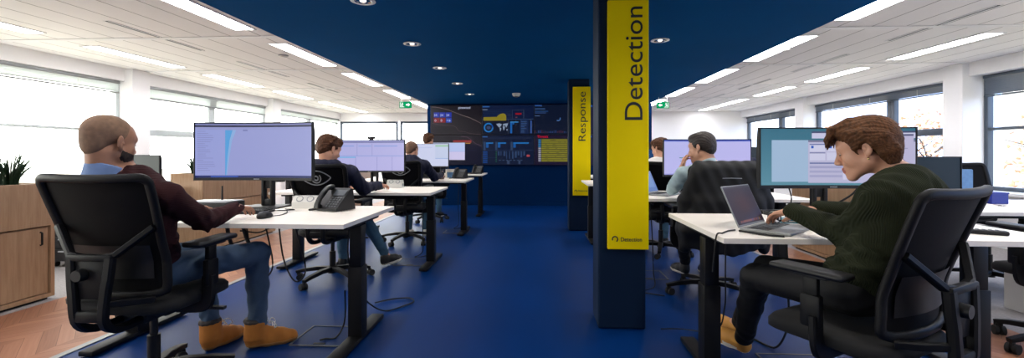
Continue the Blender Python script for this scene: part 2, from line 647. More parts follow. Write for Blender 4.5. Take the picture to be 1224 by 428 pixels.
# ------------------------------------------------------------------ organic surfaces (distance fields)
class SDF:
    def __init__(s):
        s.ops = []

    def cone(s, a, b, ra, rb=None, k=0.02, sub=False):
        s.ops.append(('cone', np.array(a, float), np.array(b, float), ra, ra if rb is None else rb, k, sub))
        return s

    def chain(s, pts, rs, k=0.012):
        for i in range(len(pts) - 1):
            s.cone(pts[i], pts[i + 1], rs[i], rs[i + 1], k)
        return s

    def ell(s, c, rad, R=None, k=0.02, sub=False):
        s.ops.append(('ell', np.array(c, float), np.array(rad, float), np.eye(3) if R is None else np.array(R, float), k, sub))
        return s

    def cyl(s, a, b, r, k=0.004, sub=False):
        s.ops.append(('cyl', np.array(a, float), np.array(b, float), r, k, sub))
        return s

    def cut(s, p, n):
        s.ops.append(('cut', np.array(p, float), np.array(n, float) / np.linalg.norm(n)))
        return s

    def disp(s, f):
        s.ops.append(('disp', f))
        return s

    def field(s, vox):
        lo, hi = np.full(3, 1e9), np.full(3, -1e9)
        for o in s.ops:
            if o[0] == 'cone' and not o[6]:
                for p, r in ((o[1], o[3]), (o[2], o[4])):
                    lo = np.minimum(lo, p - r); hi = np.maximum(hi, p + r)
            elif o[0] == 'ell' and not o[5]:
                e = np.sqrt(((o[3] * o[2][None, :]) ** 2).sum(1))
                lo = np.minimum(lo, o[1] - e); hi = np.maximum(hi, o[1] + e)
            elif o[0] == 'cyl' and not o[5]:
                for p in (o[1], o[2]):
                    lo = np.minimum(lo, p - o[3]); hi = np.maximum(hi, p + o[3])
        lo -= 0.02 + 2 * vox; hi += 0.02 + 2 * vox
        n = np.ceil((hi - lo) / vox).astype(int) + 1
        F = np.full(n, 0.5, np.float32)
        ax = [lo[i] + vox * np.arange(n[i]) for i in range(3)]

        def window(l, h, m):
            sl = []
            for i in range(3):
                a = max(0, int((l[i] - m - lo[i]) / vox)); b = min(n[i], int((h[i] + m - lo[i]) / vox) + 2)
                sl.append(slice(a, max(a, b)))
            return tuple(sl)
        for o in s.ops:
            if o[0] == 'cut':
                d = (ax[0][:, None, None] - o[1][0]) * o[2][0] + (ax[1][None, :, None] - o[1][1]) * o[2][1] + (ax[2][None, None, :] - o[1][2]) * o[2][2]
                np.maximum(F, d.astype(np.float32), out=F)
                continue
            if o[0] == 'disp':
                idx = np.nonzero(np.abs(F) < 0.03)
                P = np.stack([ax[i][idx[i]] for i in range(3)], 1)
                F[idx] += o[1](P).astype(np.float32)
                continue
            k, sub = o[-2], o[-1]
            if o[0] == 'cone':
                a, b, ra, rb = o[1:5]
                r = max(ra, rb)
                l, h = np.minimum(a, b) - r, np.maximum(a, b) + r
            elif o[0] == 'ell':
                e = np.sqrt(((o[3] * o[2][None, :]) ** 2).sum(1))
                l, h = o[1] - e, o[1] + e
            else:
                a, b, r = o[1:4]
                l, h = np.minimum(a, b) - r, np.maximum(a, b) + r
            sl = window(l, h, k + 4 * vox)
            X, Y, Z = ax[0][sl[0]][:, None, None], ax[1][sl[1]][None, :, None], ax[2][sl[2]][None, None, :]
            if X.size == 0 or Y.size == 0 or Z.size == 0:
                continue
            if o[0] in ('cone', 'cyl'):
                ba = b - a
                L2 = max(1e-12, float(ba @ ba))
                px, py, pz = X - a[0], Y - a[1], Z - a[2]
                tt = (px * ba[0] + py * ba[1] + pz * ba[2]) / L2
                if o[0] == 'cone':
                    t = np.clip(tt, 0, 1)
                    d = np.sqrt((px - t * ba[0]) ** 2 + (py - t * ba[1]) ** 2 + (pz - t * ba[2]) ** 2) - (ra + (rb - ra) * t)
                else:
                    d = np.sqrt((px - tt * ba[0]) ** 2 + (py - tt * ba[1]) ** 2 + (pz - tt * ba[2]) ** 2) - r
                    d = np.maximum(d, (np.abs(tt - 0.5) - 0.5) * math.sqrt(L2))
            else:
                c, rad, R = o[1], o[2], o[3]
                px, py, pz = X - c[0], Y - c[1], Z - c[2]
                q = [(px * R[0, i] + py * R[1, i] + pz * R[2, i]) for i in range(3)]
                k0 = np.sqrt((q[0] / rad[0]) ** 2 + (q[1] / rad[1]) ** 2 + (q[2] / rad[2]) ** 2)
                k1 = np.sqrt((q[0] / rad[0] ** 2) ** 2 + (q[1] / rad[1] ** 2) ** 2 + (q[2] / rad[2] ** 2) ** 2)
                d = k0 * (k0 - 1) / np.maximum(k1, 1e-9)
            cur = F[sl]
            d = d.astype(np.float32)
            if sub:
                d = -d
                h_ = np.maximum(k - np.abs(cur - d), 0) / k
                F[sl] = np.maximum(cur, d) + h_ * h_ * k * 0.25
            else:
                h_ = np.maximum(k - np.abs(cur - d), 0) / k
                F[sl] = np.minimum(cur, d) - h_ * h_ * k * 0.25
        return F, lo

    def mesh(s, name, vox, mats, origin, pick=None):
        F, lo = s.field(vox)
        ins = F < 0
        nx, ny, nz = F.shape
        c = np.zeros((nx - 1, ny - 1, nz - 1), np.int8)
        for dx in (0, 1):
            for dy in (0, 1):
                for dz in (0, 1):
                    c += ins[dx:nx - 1 + dx, dy:ny - 1 + dy, dz:nz - 1 + dz]
        I, J, K = np.nonzero((c > 0) & (c < 8))
        off = [(0, 0, 0), (1, 0, 0), (0, 1, 0), (1, 1, 0), (0, 0, 1), (1, 0, 1), (0, 1, 1), (1, 1, 1)]
        val = [F[I + o[0], J + o[1], K + o[2]] for o in off]
        acc = np.zeros((len(I), 3)); cnt = np.zeros(len(I))
        for a in range(8):
            for b in range(a + 1, 8):
                df = [off[b][i] - off[a][i] for i in range(3)]
                if sum(abs(x) for x in df) != 1:
                    continue
                m = (val[a] < 0) != (val[b] < 0)
                t = np.where(m, val[a] / np.where(m, val[a] - val[b], 1), 0)
                for i in range(3):
                    acc[:, i] += np.where(m, off[a][i] + t * df[i], 0)
                cnt += m
        P = (np.stack([I, J, K], 1) + acc / cnt[:, None]) * vox + lo
        im = np.full(c.shape, -1, np.int32)
        im[I, J, K] = np.arange(len(I))
        quads = []
        for a in range(3):
            b, d = (a + 1) % 3, (a + 2) % 3
            s0 = [slice(None)] * 3; s1 = [slice(None)] * 3
            s0[a] = slice(0, -1); s1[a] = slice(1, None)
            A, B = ins[tuple(s0)], ins[tuple(s1)]
            E = np.nonzero(A != B)
            E = [e.copy() for e in E]
            ok = (E[b] > 0) & (E[d] > 0) & (E[b] < F.shape[b] - 1) & (E[d] < F.shape[d] - 1)
            E = [e[ok] for e in E]
            out = A[tuple(E)]

            def cell(ob, od):
                q = [None] * 3
                q[a] = E[a]; q[b] = E[b] - 1 + ob; q[d] = E[d] - 1 + od
                return im[tuple(q)]
            q = np.stack([cell(0, 0), cell(1, 0), cell(1, 1), cell(0, 1)], 1)
            q[~out] = q[~out][:, ::-1]
            quads.append(q)
        Q = np.concatenate(quads)
        Q = Q[(Q >= 0).all(1)]
        me = bpy.data.meshes.new(name)
        me.vertices.add(len(P)); me.loops.add(len(Q) * 4); me.polygons.add(len(Q))
        me.vertices.foreach_set('co', (P - np.array(origin)).astype(np.float32).ravel())
        me.loops.foreach_set('vertex_index', Q.astype(np.int32).ravel())
        me.polygons.foreach_set('loop_start', np.arange(0, len(Q) * 4, 4, dtype=np.int32))
        me.polygons.foreach_set('use_smooth', np.ones(len(Q), bool))
        for m in mats:
            me.materials.append(m)
        if pick is not None:
            C = P[Q].mean(1)
            me.polygons.foreach_set('material_index', pick(C).astype(np.int32))
        me.update(calc_edges=True)
        me.validate()
        return me


def unit(v):
    v = np.array(v, float)
    return v / np.linalg.norm(v)


def frame(fwd, up):
    """columns right, forward, up"""
    f = unit(fwd)
    r = unit(np.cross(f, up))
    u = np.cross(r, f)
    return np.stack([r, f, u], 1)


# ------------------------------------------------------------------ people
def head_ops(S, o, R, neck_base, female=False, k=1.0):
    def L(x, y, z):
        return np.array(o) + R @ (np.array((x, y, z)) * k)

    def E(c, rad, kk=0.02, sub=False, rot=None):
        S.ell(L(*c), np.array(rad) * k, R if rot is None else R @ rot, kk, sub)
    nr = 0.047 if female else 0.057
    S.cone(neck_base, L(0, -0.022 if female else -0.026, -0.045), nr * 1.12, nr, 0.03)
    E((0, -0.012, 0.045), (0.073, 0.096, 0.076))
    E((0, 0.03, -0.018), (0.058, 0.06, 0.08), 0.03)
    E((0, 0.045, 0.034), (0.06, 0.043, 0.048), 0.03)
    for sx in (-1, 1):
        S.cone(L(sx * 0.05, 0.0, -0.05), L(sx * 0.016, 0.07, -0.099), 0.019, 0.013 if female else 0.017, 0.03)
        E((sx * 0.04, 0.05, -0.03), (0.024, 0.028, 0.026), 0.025)
    E((0, 0.08, -0.1), (0.019, 0.016, 0.015), 0.02)
    E((0, 0.076, -0.066), (0.026, 0.021, 0.026), 0.02)
    S.cone(L(-0.036, 0.078, 0.024), L(0.036, 0.078, 0.024), 0.012, 0.012, 0.02)
    S.cone(L(0, 0.088, 0.014), L(0, 0.111, -0.029), 0.0075, 0.0115, 0.014)
    for sx in (-1, 1):
        E((sx * 0.011, 0.101, -0.036), (0.0085, 0.0095, 0.0075), 0.008)
        E((sx * 0.031, 0.099, 0.003), (0.015, 0.013, 0.010), 0.01, True)
        E((sx * 0.031, 0.0755, 0.002), (0.0135, 0.0135, 0.0115), 0.003)
        S.cone(L(sx * 0.003, 0.0985, -0.0605), L(sx * 0.02, 0.088, -0.064), 0.0055, 0.003, 0.006)
        S.cone(L(sx * 0.003, 0.0965, -0.0725), L(sx * 0.019, 0.087, -0.069), 0.0065, 0.0035, 0.006)
        a = sx * 0.35
        rot = np.array([[math.cos(a), -math.sin(a), 0], [math.sin(a), math.cos(a), 0], [0, 0, 1]])
        E((sx * 0.078, -0.012, 0.0), (0.0075, 0.019, 0.031), 0.006, False, rot)
        E((sx * 0.074, -0.005, -0.027), (0.006, 0.009, 0.011), 0.006)
        E((sx * 0.0855, -0.008, -0.002), (0.006, 0.009, 0.017), 0.004, True, rot)
        E((sx * 0.082, -0.002, -0.004), (0.004, 0.004, 0.007), 0.004)
    return L


def hand_ops(S, w, d, n, side, curl=0.5, k=1.0, spread=1.0):
    """palm, four fingers of three bones each, thumb from the palm's side"""
    w = np.array(w, float)
    d = unit(d)
    n = unit(np.array(n, float) - d * (np.array(n, float) @ d))
    s = np.cross(n, d) if side == 'R' else np.cross(d, n)
    offs = (0.03, 0.010, -0.011, -0.030)
    reach = (0.088, 0.092, 0.087, 0.078)
    length = (0.072, 0.08, 0.075, 0.058)
    rad = (0.0088, 0.0090, 0.0086, 0.0076)
    S.cone(w - d * 0.03, w + d * 0.02, 0.026 * k, 0.025 * k, 0.012)
    for i in range(4):
        kn = w + d * reach[i] * k + s * offs[i] * k * spread
        S.cone(w + d * 0.02 + s * offs[i] * 0.55 * k, kn, 0.0135 * k, 0.0108 * k, 0.012)
        p, ang = kn, 0.15 + curl * 0.35
        rr = rad[i]
        for j, fr in enumerate((0.46, 0.30, 0.24)):
            dirv = d * math.cos(ang) - n * math.sin(ang) + s * offs[i] * 2.2 * spread * (1 if j == 0 else 0.5)
            q = p + unit(dirv) * length[i] * fr * k
            S.cone(p, q, rr * k, rr * 0.9 * k, 0.003)
            p, rr, ang = q, rr * 0.9, ang + curl * 0.75
    p0 = w + d * 0.028 * k + s * 0.024 * k - n * 0.006
    p1 = p0 + unit(d * 0.6 + s * 0.75 - n * 0.25) * 0.042 * k
    p2 = p1 + unit(d * 0.9 + s * 0.25 - n * 0.2) * 0.034 * k
    p3 = p2 + unit(d * 0.95 + s * 0.02 - n * 0.3) * 0.026 * k
    S.cone(p0, p1, 0.0145 * k, 0.0115 * k, 0.012)
    S.cone(p1, p2, 0.0105 * k, 0.0096 * k, 0.003)
    S.cone(p2, p3, 0.0096 * k, 0.008 * k, 0.003)


def strands(o, R, freq, amp, axis='y', seed=0.0):
    """grooves that run along the hair"""
    o = np.array(o)

    def f(P):
        q = (P - o) @ R
        x, y, z = q[:, 0], q[:, 1], q[:, 2]
        if axis == 'y':
            a = np.arctan2(x, z + 0.03)
            w = y
        else:
            a = np.arctan2(x, y + 0.001)
            w = z
        ph = a * freq + 2.2 * np.sin(w * 28 + seed) + 1.1 * np.sin(a * 5 + seed)
        return amp * (np.sin(ph) + 0.6 * np.sin(a * freq * 2.3 + 3 * np.sin(w * 45 + 1.3)) + 0.5 * np.sin(w * 70 + a * 9))
    return f


def make_hair(style, o, R, vox, origin, parent, m):
    S = SDF()
    o = np.array(o)

    def L(x, y, z):
        return o + R @ np.array((x, y, z))

    def E(c, rad, k=0.02, sub=False):
        S.ell(L(*c), rad, R, k, sub)
    if style == 'stubble':
        E((0, -0.012, 0.045), (0.0752, 0.0985, 0.0785))
        E((0, -0.065, -0.012), (0.05, 0.036, 0.05), 0.03)
        E((0, 0.1, 0.03), (0.075, 0.075, 0.07), 0.004, True)
        E((0, 0.07, -0.06), (0.1, 0.065, 0.06), 0.004, True)
        for sx in (-1, 1):
            E((sx * 0.085, -0.008, -0.01), (0.02, 0.024, 0.036), 0.004, True)
        S.cut(L(0, 0, -0.07), R @ np.array((0, 0.25, -1.0)))
    elif style == 'tousled':
        E((0, -0.014, 0.05), (0.083, 0.105, 0.085))
        E((0, -0.07, 0.0), (0.064, 0.045, 0.062), 0.03)
        E((0, 0.055, 0.085), (0.068, 0.05, 0.036), 0.03)
        for i in range(26):
            a = random.uniform(-2.6, 2.6)
            e = random.uniform(0.1, 1.2)
            c = V((math.sin(a) * math.cos(e) * 0.076, -math.cos(a) * math.cos(e) * 0.096 - 0.012, math.sin(e) * 0.078 + 0.045))
            t = c + V((math.sin(a + 0.8) * 0.03, -math.cos(a + 0.8) * 0.02, random.uniform(-0.03, 0.012)))
            S.cone(L(*c), L(*t), 0.013, 0.005, 0.01)
        E((0, 0.115, -0.01), (0.085, 0.055, 0.075), 0.008, True)
        E((0, 0.05, -0.075), (0.1, 0.075, 0.07), 0.008, True)
        for sx in (-1, 1):
            E((sx * 0.09, -0.006, -0.012), (0.024, 0.022, 0.036), 0.006, True)
        S.cut(L(0, 0, -0.06), R @ np.array((0, 0.35, -1.0)))
        S.disp(strands(o, R, 30, 0.0022))
    elif style in ('crop', 'dark'):
        t = 0.003 if style == 'crop' else 0.0075
        E((0, -0.012, 0.045), (0.0735 + t, 0.0965 + t, 0.0765 + t * 1.3))
        E((0, -0.066, -0.01), (0.052 + t * 0.6, 0.036 + t, 0.055), 0.03)
        if style == 'dark':
            E((0, 0.05, 0.088), (0.06, 0.045, 0.03), 0.03)
        E((0, 0.112, -0.005), (0.075, 0.06, 0.065), 0.006, True)
        E((0, 0.06, -0.075), (0.1, 0.07, 0.068), 0.006, True)
        for sx in (-1, 1):
            E((sx * 0.088, -0.006, -0.01), (0.022, 0.022, 0.036), 0.005, True)
        S.cut(L(0, 0, -0.058), R @ np.array((0, 0.3, -1.0)))
        S.disp(strands(o, R, 44, 0.0008 if style == 'crop' else 0.0014))
    elif style == 'woman':
        E((0, -0.018, 0.052), (0.083, 0.106, 0.085))
        E((0, -0.075, 0.01), (0.066, 0.05, 0.075), 0.03)
        E((0, -0.062, -0.05), (0.052, 0.036, 0.05), 0.03)
        E((0.0, 0.045, 0.098), (0.066, 0.066, 0.036), 0.03)
        # parting: hair lifted off the forehead and falling forward in locks
        for i in range(9):
            x0 = -0.05 + 0.0125 * i
            S.chain([L(x0 * 0.7, 0.02, 0.12), L(x0 * 1.05, 0.082, 0.106), L(x0 * 1.2 - 0.004, 0.118 - 0.35 * abs(x0), 0.078 - 0.006 * (i % 2)), L(x0 * 1.25 - 0.008, 0.132 - 0.4 * abs(x0), 0.052 - 0.012 * (i % 3) + 0.2 * abs(x0))], [0.02, 0.016, 0.009, 0.0025], 0.010)
        for sx in (-1, 1):
            for i in range(5):
                z = 0.075 - 0.014 * i
                S.chain([L(sx * 0.05, 0.07 - 0.006 * i, 0.09 - 0.008 * i), L(sx * 0.076, 0.03 - 0.006 * i, z), L(sx * 0.084, -0.02, z - 0.01), L(sx * 0.07, -0.075, z - 0.03)], [0.012, 0.012, 0.012, 0.008], 0.012)
            S.chain([L(sx * 0.07, 0.035, 0.05), L(sx * 0.0745, 0.03, 0.01), L(sx * 0.0725, 0.022, -0.022)], [0.012, 0.008, 0.003], 0.01)
            for i in range(5):
                S.chain([L(sx * (0.078 - 0.004 * i), -0.035 - 0.012 * i, 0.03), L(sx * (0.072 - 0.006 * i), -0.05 - 0.012 * i, -0.03), L(sx * (0.058 - 0.008 * i), -0.055 - 0.009 * i, -0.078)], [0.013, 0.013, 0.004], 0.012)
        E((0, 0.118, -0.03), (0.06, 0.05, 0.07), 0.01, True)
        for sx in (-1, 1):
            E((sx * 0.058, 0.066, -0.02), (0.04, 0.034, 0.056), 0.008, True)
            E((sx * 0.094, -0.006, -0.012), (0.026, 0.021, 0.034), 0.006, True)
        E((0, 0.07, -0.095), (0.09, 0.085, 0.06), 0.01, True)
        S.disp(strands(o, R, 64, 0.0013))
    me = S.mesh('hair', vox, [m], origin)
    return link('hair', me, parent)


def person(label, J, st, group=None):
    """one seated figure: the body is one skin mesh; hair, clothes and shoes are its children"""
    g = lambda k: np.array(J[k], float)
    vox = st.get('vox', 0.006)
    cv = st.get('cvox', vox * 1.2)
    origin = np.array((J['pelvis'][0], J['pelvis'][1], 0.0))
    right = unit(g('shR') - g('shL'))
    up = unit(g('neck') - g('pelvis'))
    T = frame(np.cross(up, right), up)
    H = frame(J['hfwd'], J['hup'])
    fem = st.get('female', False)
    S = SDF()
    L = head_ops(S, g('head'), H, g('neck'), fem, st.get('hk', 1.0))
    mid = (g('pelvis') + g('chest')) / 2
    wk = 0.93 if fem else 1.0
    S.ell(g('chest'), np.array((0.15, 0.10, 0.18)) * wk, T, 0.05)
    S.ell(mid, np.array((0.13, 0.095, 0.16)) * wk, T, 0.05)
    S.ell(g('pelvis'), (0.14, 0.1, 0.1), T, 0.05)
    for sd in 'LR':
        S.cone(g('neck') - up * 0.01, g('sh' + sd), 0.045, 0.048, 0.03)
        S.chain([g('sh' + sd), g('el' + sd), g('wr' + sd)], [0.044 * wk, 0.035 * wk, 0.025 * wk], 0.012)
        S.chain([g('hip' + sd), g('kn' + sd), g('an' + sd)], [0.07, 0.048, 0.034], 0.02)
        S.cone(g('an' + sd), (g('he' + sd) * 0.5 + g('to' + sd) * 0.5) + np.array((0, 0, 0.03)), 0.03, 0.024, 0.02)
        if J.get('hd' + sd) is not None:
            hand_ops(S, J['wr' + sd], J['hd' + sd], J['hn' + sd], sd, st.get('curl', 0.45), 0.92 if fem else 1.0, st.get('spread', 1.0))
    lipc = [L(0, 0.098, -0.0605), L(0, 0.096, -0.0725)]

    def pick(C):
        q = (C - g('head')) @ H
        lip = (np.abs(q[:, 0]) < 0.021) & (q[:, 1] > 0.084) & (q[:, 2] < -0.0565) & (q[:, 2] > -0.0785) & (q[:, 1] > 0.1 - 0.5 * np.abs(q[:, 0]) - 0.006)
        eye = (np.abs(np.abs(q[:, 0]) - 0.031) < 0.010) & (np.abs(q[:, 2] - 0.001) < (0.0045 if not fem else 0.0015)) & (q[:, 1] > 0.0835)
        return np.where(lip, 1, np.where(eye, 2, 0))
    me = S.mesh('person', vox, [st['skin'], M['lip'], M['eye_white']], origin, pick)
    body = link('person', me, None, origin)
    tag(body, label, 'person', group)

    # upper garment
    S = SDF()
    ez = st.get('ease', 0.0)
    S.ell(g('chest'), np.array((0.178, 0.128, 0.19)) * wk + ez, T, 0.05)
    S.ell(mid, np.array((0.162, 0.122, 0.17)) * wk + ez, T, 0.06)
    S.ell(g('pelvis') + up * 0.04, np.array((0.168, 0.128, 0.085)) + ez, T, 0.05)
    for sd in 'LR':
        S.cone(g('neck') - up * 0.035, g('sh' + sd), 0.062, 0.062 + ez * 0.6, 0.04)
        S.chain([g('sh' + sd), g('el' + sd)], [0.062 * wk + ez, 0.052 * wk + ez], 0.02)
        w = g('wr' + sd)
        S.chain([g('el' + sd), w], [0.052 * wk + ez, 0.034 * wk + ez * 0.5], 0.02)
        fa = unit(w - g('el' + sd))
        S.cone(w - fa * 0.022, w - fa * 0.004, 0.036 * wk + ez * 0.3, 0.035 * wk + ez * 0.3, 0.004)
    if st.get('hunch'):
        S.ell(g('neck') - up * 0.09 - T[:, 1] * 0.035, (0.15, 0.085, 0.10), T, 0.05)
    if st.get('hood'):
        bk = -T[:, 1]
        for t in np.linspace(-1.9, 1.9, 9):
            S.ell(g('neck') + up * (0.012 + 0.014 * math.cos(t)) + bk * (0.058 * math.cos(t) + 0.01) + T[:, 0] * 0.078 * math.sin(t), (0.042, 0.036, 0.034), T, 0.03)
        S.ell(g('neck') + bk * 0.085 - up * 0.05, (0.085, 0.04, 0.075), T, 0.03)
    nd = unit(g('head') - g('neck'))
    S.cone(g('neck') + nd * 0.02, g('neck') + nd * 0.2, 0.058 if not fem else 0.06, 0.075, 0.01, True)
    S.cut(g('pelvis') - up * 0.012, -up)
    el = [g('elL'), g('elR')]

    def folds(P):
        d = 0.0022 * np.sin(P[:, 2] * 55 + 7 * np.sin(P[:, 0] * 17 + P[:, 1] * 13)) + 0.0016 * np.sin(P[:, 0] * 70 + P[:, 2] * 40 + P[:, 1] * 50)
        for e in el:
            r = np.linalg.norm(P - e, axis=1)
            d = d + 0.004 * np.exp(-(r / 0.09) ** 2) * np.sin(r * 150)
        lo = (P - g('pelvis')) @ up
        d = d + 0.004 * np.exp(-((lo - 0.08) / 0.08) ** 2) * np.sin(lo * 120 + 4 * np.sin((P @ right) * 14))
        return d * st.get('fold', 1.0)
    S.disp(folds)
    link(st['topname'], S.mesh(st['topname'], cv, [st['top']], origin), body)

    # trousers
    S = SDF()
    S.ell(g('pelvis') - up * 0.01, (0.168, 0.12, 0.09), T, 0.04)
    for sd in 'LR':
        a = g('an' + sd)
        kn = g('kn' + sd)
        sh = unit(a - kn)
        S.chain([g('hip' + sd), kn], [0.082, 0.064], 0.03)
        S.chain([kn, (kn * 0.55 + a * 0.45), a], [0.063, 0.058, st.get('cuff', 0.047)], 0.02)
    kns = [g('knL'), g('knR')]
    ans = [g('anL'), g('anR')]

    def pf(P):
        d = 0.0016 * np.sin(P[:, 2] * 60 + 6 * np.sin(P[:, 0] * 20 + P[:, 1] * 9))
        for e, wd, am in [(x, 0.1, 0.0035) for x in kns] + [(x, 0.09, 0.004) for x in ans]:
            r = np.linalg.norm(P - e, axis=1)
            d = d + am * np.exp(-(r / wd) ** 2) * np.sin(r * 130 + 2 * np.sin(P[:, 0] * 40))
        return d
    S.disp(pf)
    link('trousers', S.mesh('trousers', cv, [st['pants']], origin), body)

    # shoes
    for sd in 'LR':
        he, to, an = g('he' + sd), g('to' + sd), g('an' + sd)
        f = unit(to - he)
        u = an - he
        u = unit(u - f * (u @ f))
        r = np.cross(f, u)
        ln = np.linalg.norm(to - he) / 0.28
        boot = st['shoe'] == 'boot'
        inf_ = 0.005 if boot else 0.0
        P = lambda a, b: he + f * a * ln + u * b

        def prims(S, inf):
            S.cone(P(0.042, 0.045), P(0.13, 0.046), 0.036 + inf, 0.038 + inf, 0.02)
            for sx in (-1, 1):
                S.cone(P(0.13, 0.036) + r * 0.006 * sx, P(0.20, 0.034) + r * 0.013 * sx, 0.034 + inf, 0.033 + inf, 0.02)
            S.cone(P(0.20, 0.034), P(0.248, 0.03), 0.042 + inf, 0.033 + inf, 0.02)
        S = SDF()
        prims(S, inf_)
        S.cone(P(0.05, 0.10 if boot else 0.085), P(0.18, 0.055), 0.042 if boot else 0.036, 0.034 if boot else 0.03, 0.03)
        if boot:
            S.cone(P(0.05, 0.06), an * 0.9 + P(0.05, 0.16) * 0.1, 0.042, 0.05, 0.02)
            S.cyl(P(0.052, 0.06), P(0.052, 0.16), 0.053, 0.02)
        else:
            S.cone(P(0.045, 0.055), P(0.05, 0.09), 0.037, 0.038, 0.02)
        S.cut(P(0, 0.018), -u)
        up_m = st['shoem']
        toe_m = st.get('toem', up_m)

        def pk(C):
            q = (C - he) @ f
            b = (C - he) @ u
            return np.where(((q > 0.2 * ln) | ((q > 0.06 * ln) & (q < 0.15 * ln) & (b < 0.06))), 1, 0)
        so = link('boot' if boot else 'shoe', S.mesh('shoe', min(cv, 0.006), [up_m, toe_m], origin, pk if toe_m is not up_m else None), body)
        S = SDF()
        prims(S, 0.004 + inf_)
        S.cut(he, -u)
        S.cut(P(0, 0.026), u)
        link('sole', S.mesh('sole', min(cv, 0.006), [st['solem']], origin), so)
        if boot:
            S = SDF()
            for a in np.linspace(0, 2 * PI, 13)[:-1]:
                c0 = P(0.052, 0.165) + (f * math.cos(a) + r * math.sin(a)) * 0.044
                c1 = P(0.052, 0.165) + (f * math.cos(a + 0.53) + r * math.sin(a + 0.53)) * 0.044
                S.cone(c0, c1, 0.014, 0.014, 0.008)
            link('padded_collar', S.mesh('padded_collar', 0.005, [M['boot_dark']], origin), so)
            mb = MB()
            for i in range(5):
                b = 0.085 + 0.016 * i
                a = 0.158 - 0.013 * i
                A = P(a, b + 0.018) + r * 0.02; B = P(a, b + 0.018) - r * 0.02
                C = P(a, b + 0.03)
                mb.tube([V(A - np.array(origin)), V(C - np.array(origin)), V(B - np.array(origin))], 0.0028, 6, smooth=3)
            for sx in (-1, 1):
                c = P(0.125, 0.135)
                mb.tube([V(c - origin), V(c + r * 0.03 * sx + f * 0.02 + u * 0.014 - origin), V(c + r * 0.045 * sx + f * 0.04 - u * 0.012 - origin), V(c + r * 0.025 * sx + f * 0.03 - u * 0.03 - origin)], 0.0025, 6, smooth=4)
            mb.build('lace', M['paper'], so)

    # hair and face hair
    if st.get('hair'):
        make_hair(st['hair'], g('head'), H, min(vox, st.get('hvox', 0.005)), origin, body, st['hairm'])
    for sx in (-1, 1):
        brow = MB()
        pts = [L(sx * x, y, z) - origin for x, y, z in ((0.014, 0.0905, 0.020), (0.03, 0.0895, 0.0255), (0.046, 0.074, 0.019))]
        brow.tube([V(p) for p in pts], 0.0034, 6, smooth=4, scale=lambda t: 1.15 - 0.7 * t)
        brow.build('eyebrow', st.get('browm', st.get('hairm')), body)
    for sx in (-1, 1):
        lash = MB()
        pts = [L(sx * x, y, z) - origin for x, y, z in ((0.021, 0.0875, -0.001), (0.031, 0.0905, -0.0015), (0.043, 0.0835, -0.002))]
        lash.tube([V(p) for p in pts], 0.0016, 6, smooth=3)
        lash.build('eyelash', M['beard'], body)
    if st.get('beard'):
        S = SDF()
        E = lambda c, rad, k=0.02, sub=False: S.ell(L(*c), rad, H, k, sub)
        t = 0.0045
        E((0, 0.03, -0.018), (0.058 + t, 0.06 + t, 0.08 + t))
        for sx in (-1, 1):
            S.cone(L(sx * 0.05, 0.0, -0.05), L(sx * 0.016, 0.07, -0.099), 0.021 + t, 0.019 + t, 0.03)
            E((sx * 0.04, 0.05, -0.03), (0.024 + t, 0.028 + t, 0.026 + t), 0.025)
        E((0, 0.082, -0.103), (0.024, 0.02, 0.02), 0.02)
        E((0, 0.076, -0.066), (0.026 + t, 0.022 + t, 0.026 + t), 0.02)
        S.cut(L(0, 0.0, -0.03), H @ np.array((0, 0.28, 1.0)))
        S.cut(L(0, 0.012, 0), H @ np.array((0, -1.0, 0.25)))
        E((0, 0.108, -0.0665), (0.019, 0.02, 0.0085), 0.004, True)
        S.disp(strands(g('head'), H, 60, 0.0008, 'z'))
        link('beard', S.mesh('beard', min(vox, 0.005), [M['beard']], origin), body)
    if st.get('collar'):
        S = SDF()
        c = g('neck')
        bk = -T[:, 1]
        a0 = c - nd * 0.03 + bk * 0.0
        S.cone(a0, c + nd * 0.055 + bk * 0.004, 0.08, 0.068, 0.004)
        S.cone(c - nd * 0.06, c + nd * 0.09, 0.064, 0.062, 0.004, True)
        S.cut(c + nd * 0.028, nd + bk * -0.3)
        S.cut(c - nd * 0.03, -nd)
        link('shirt_collar', S.mesh('shirt_collar', 0.005, [st['collar']], origin), body)
    return body


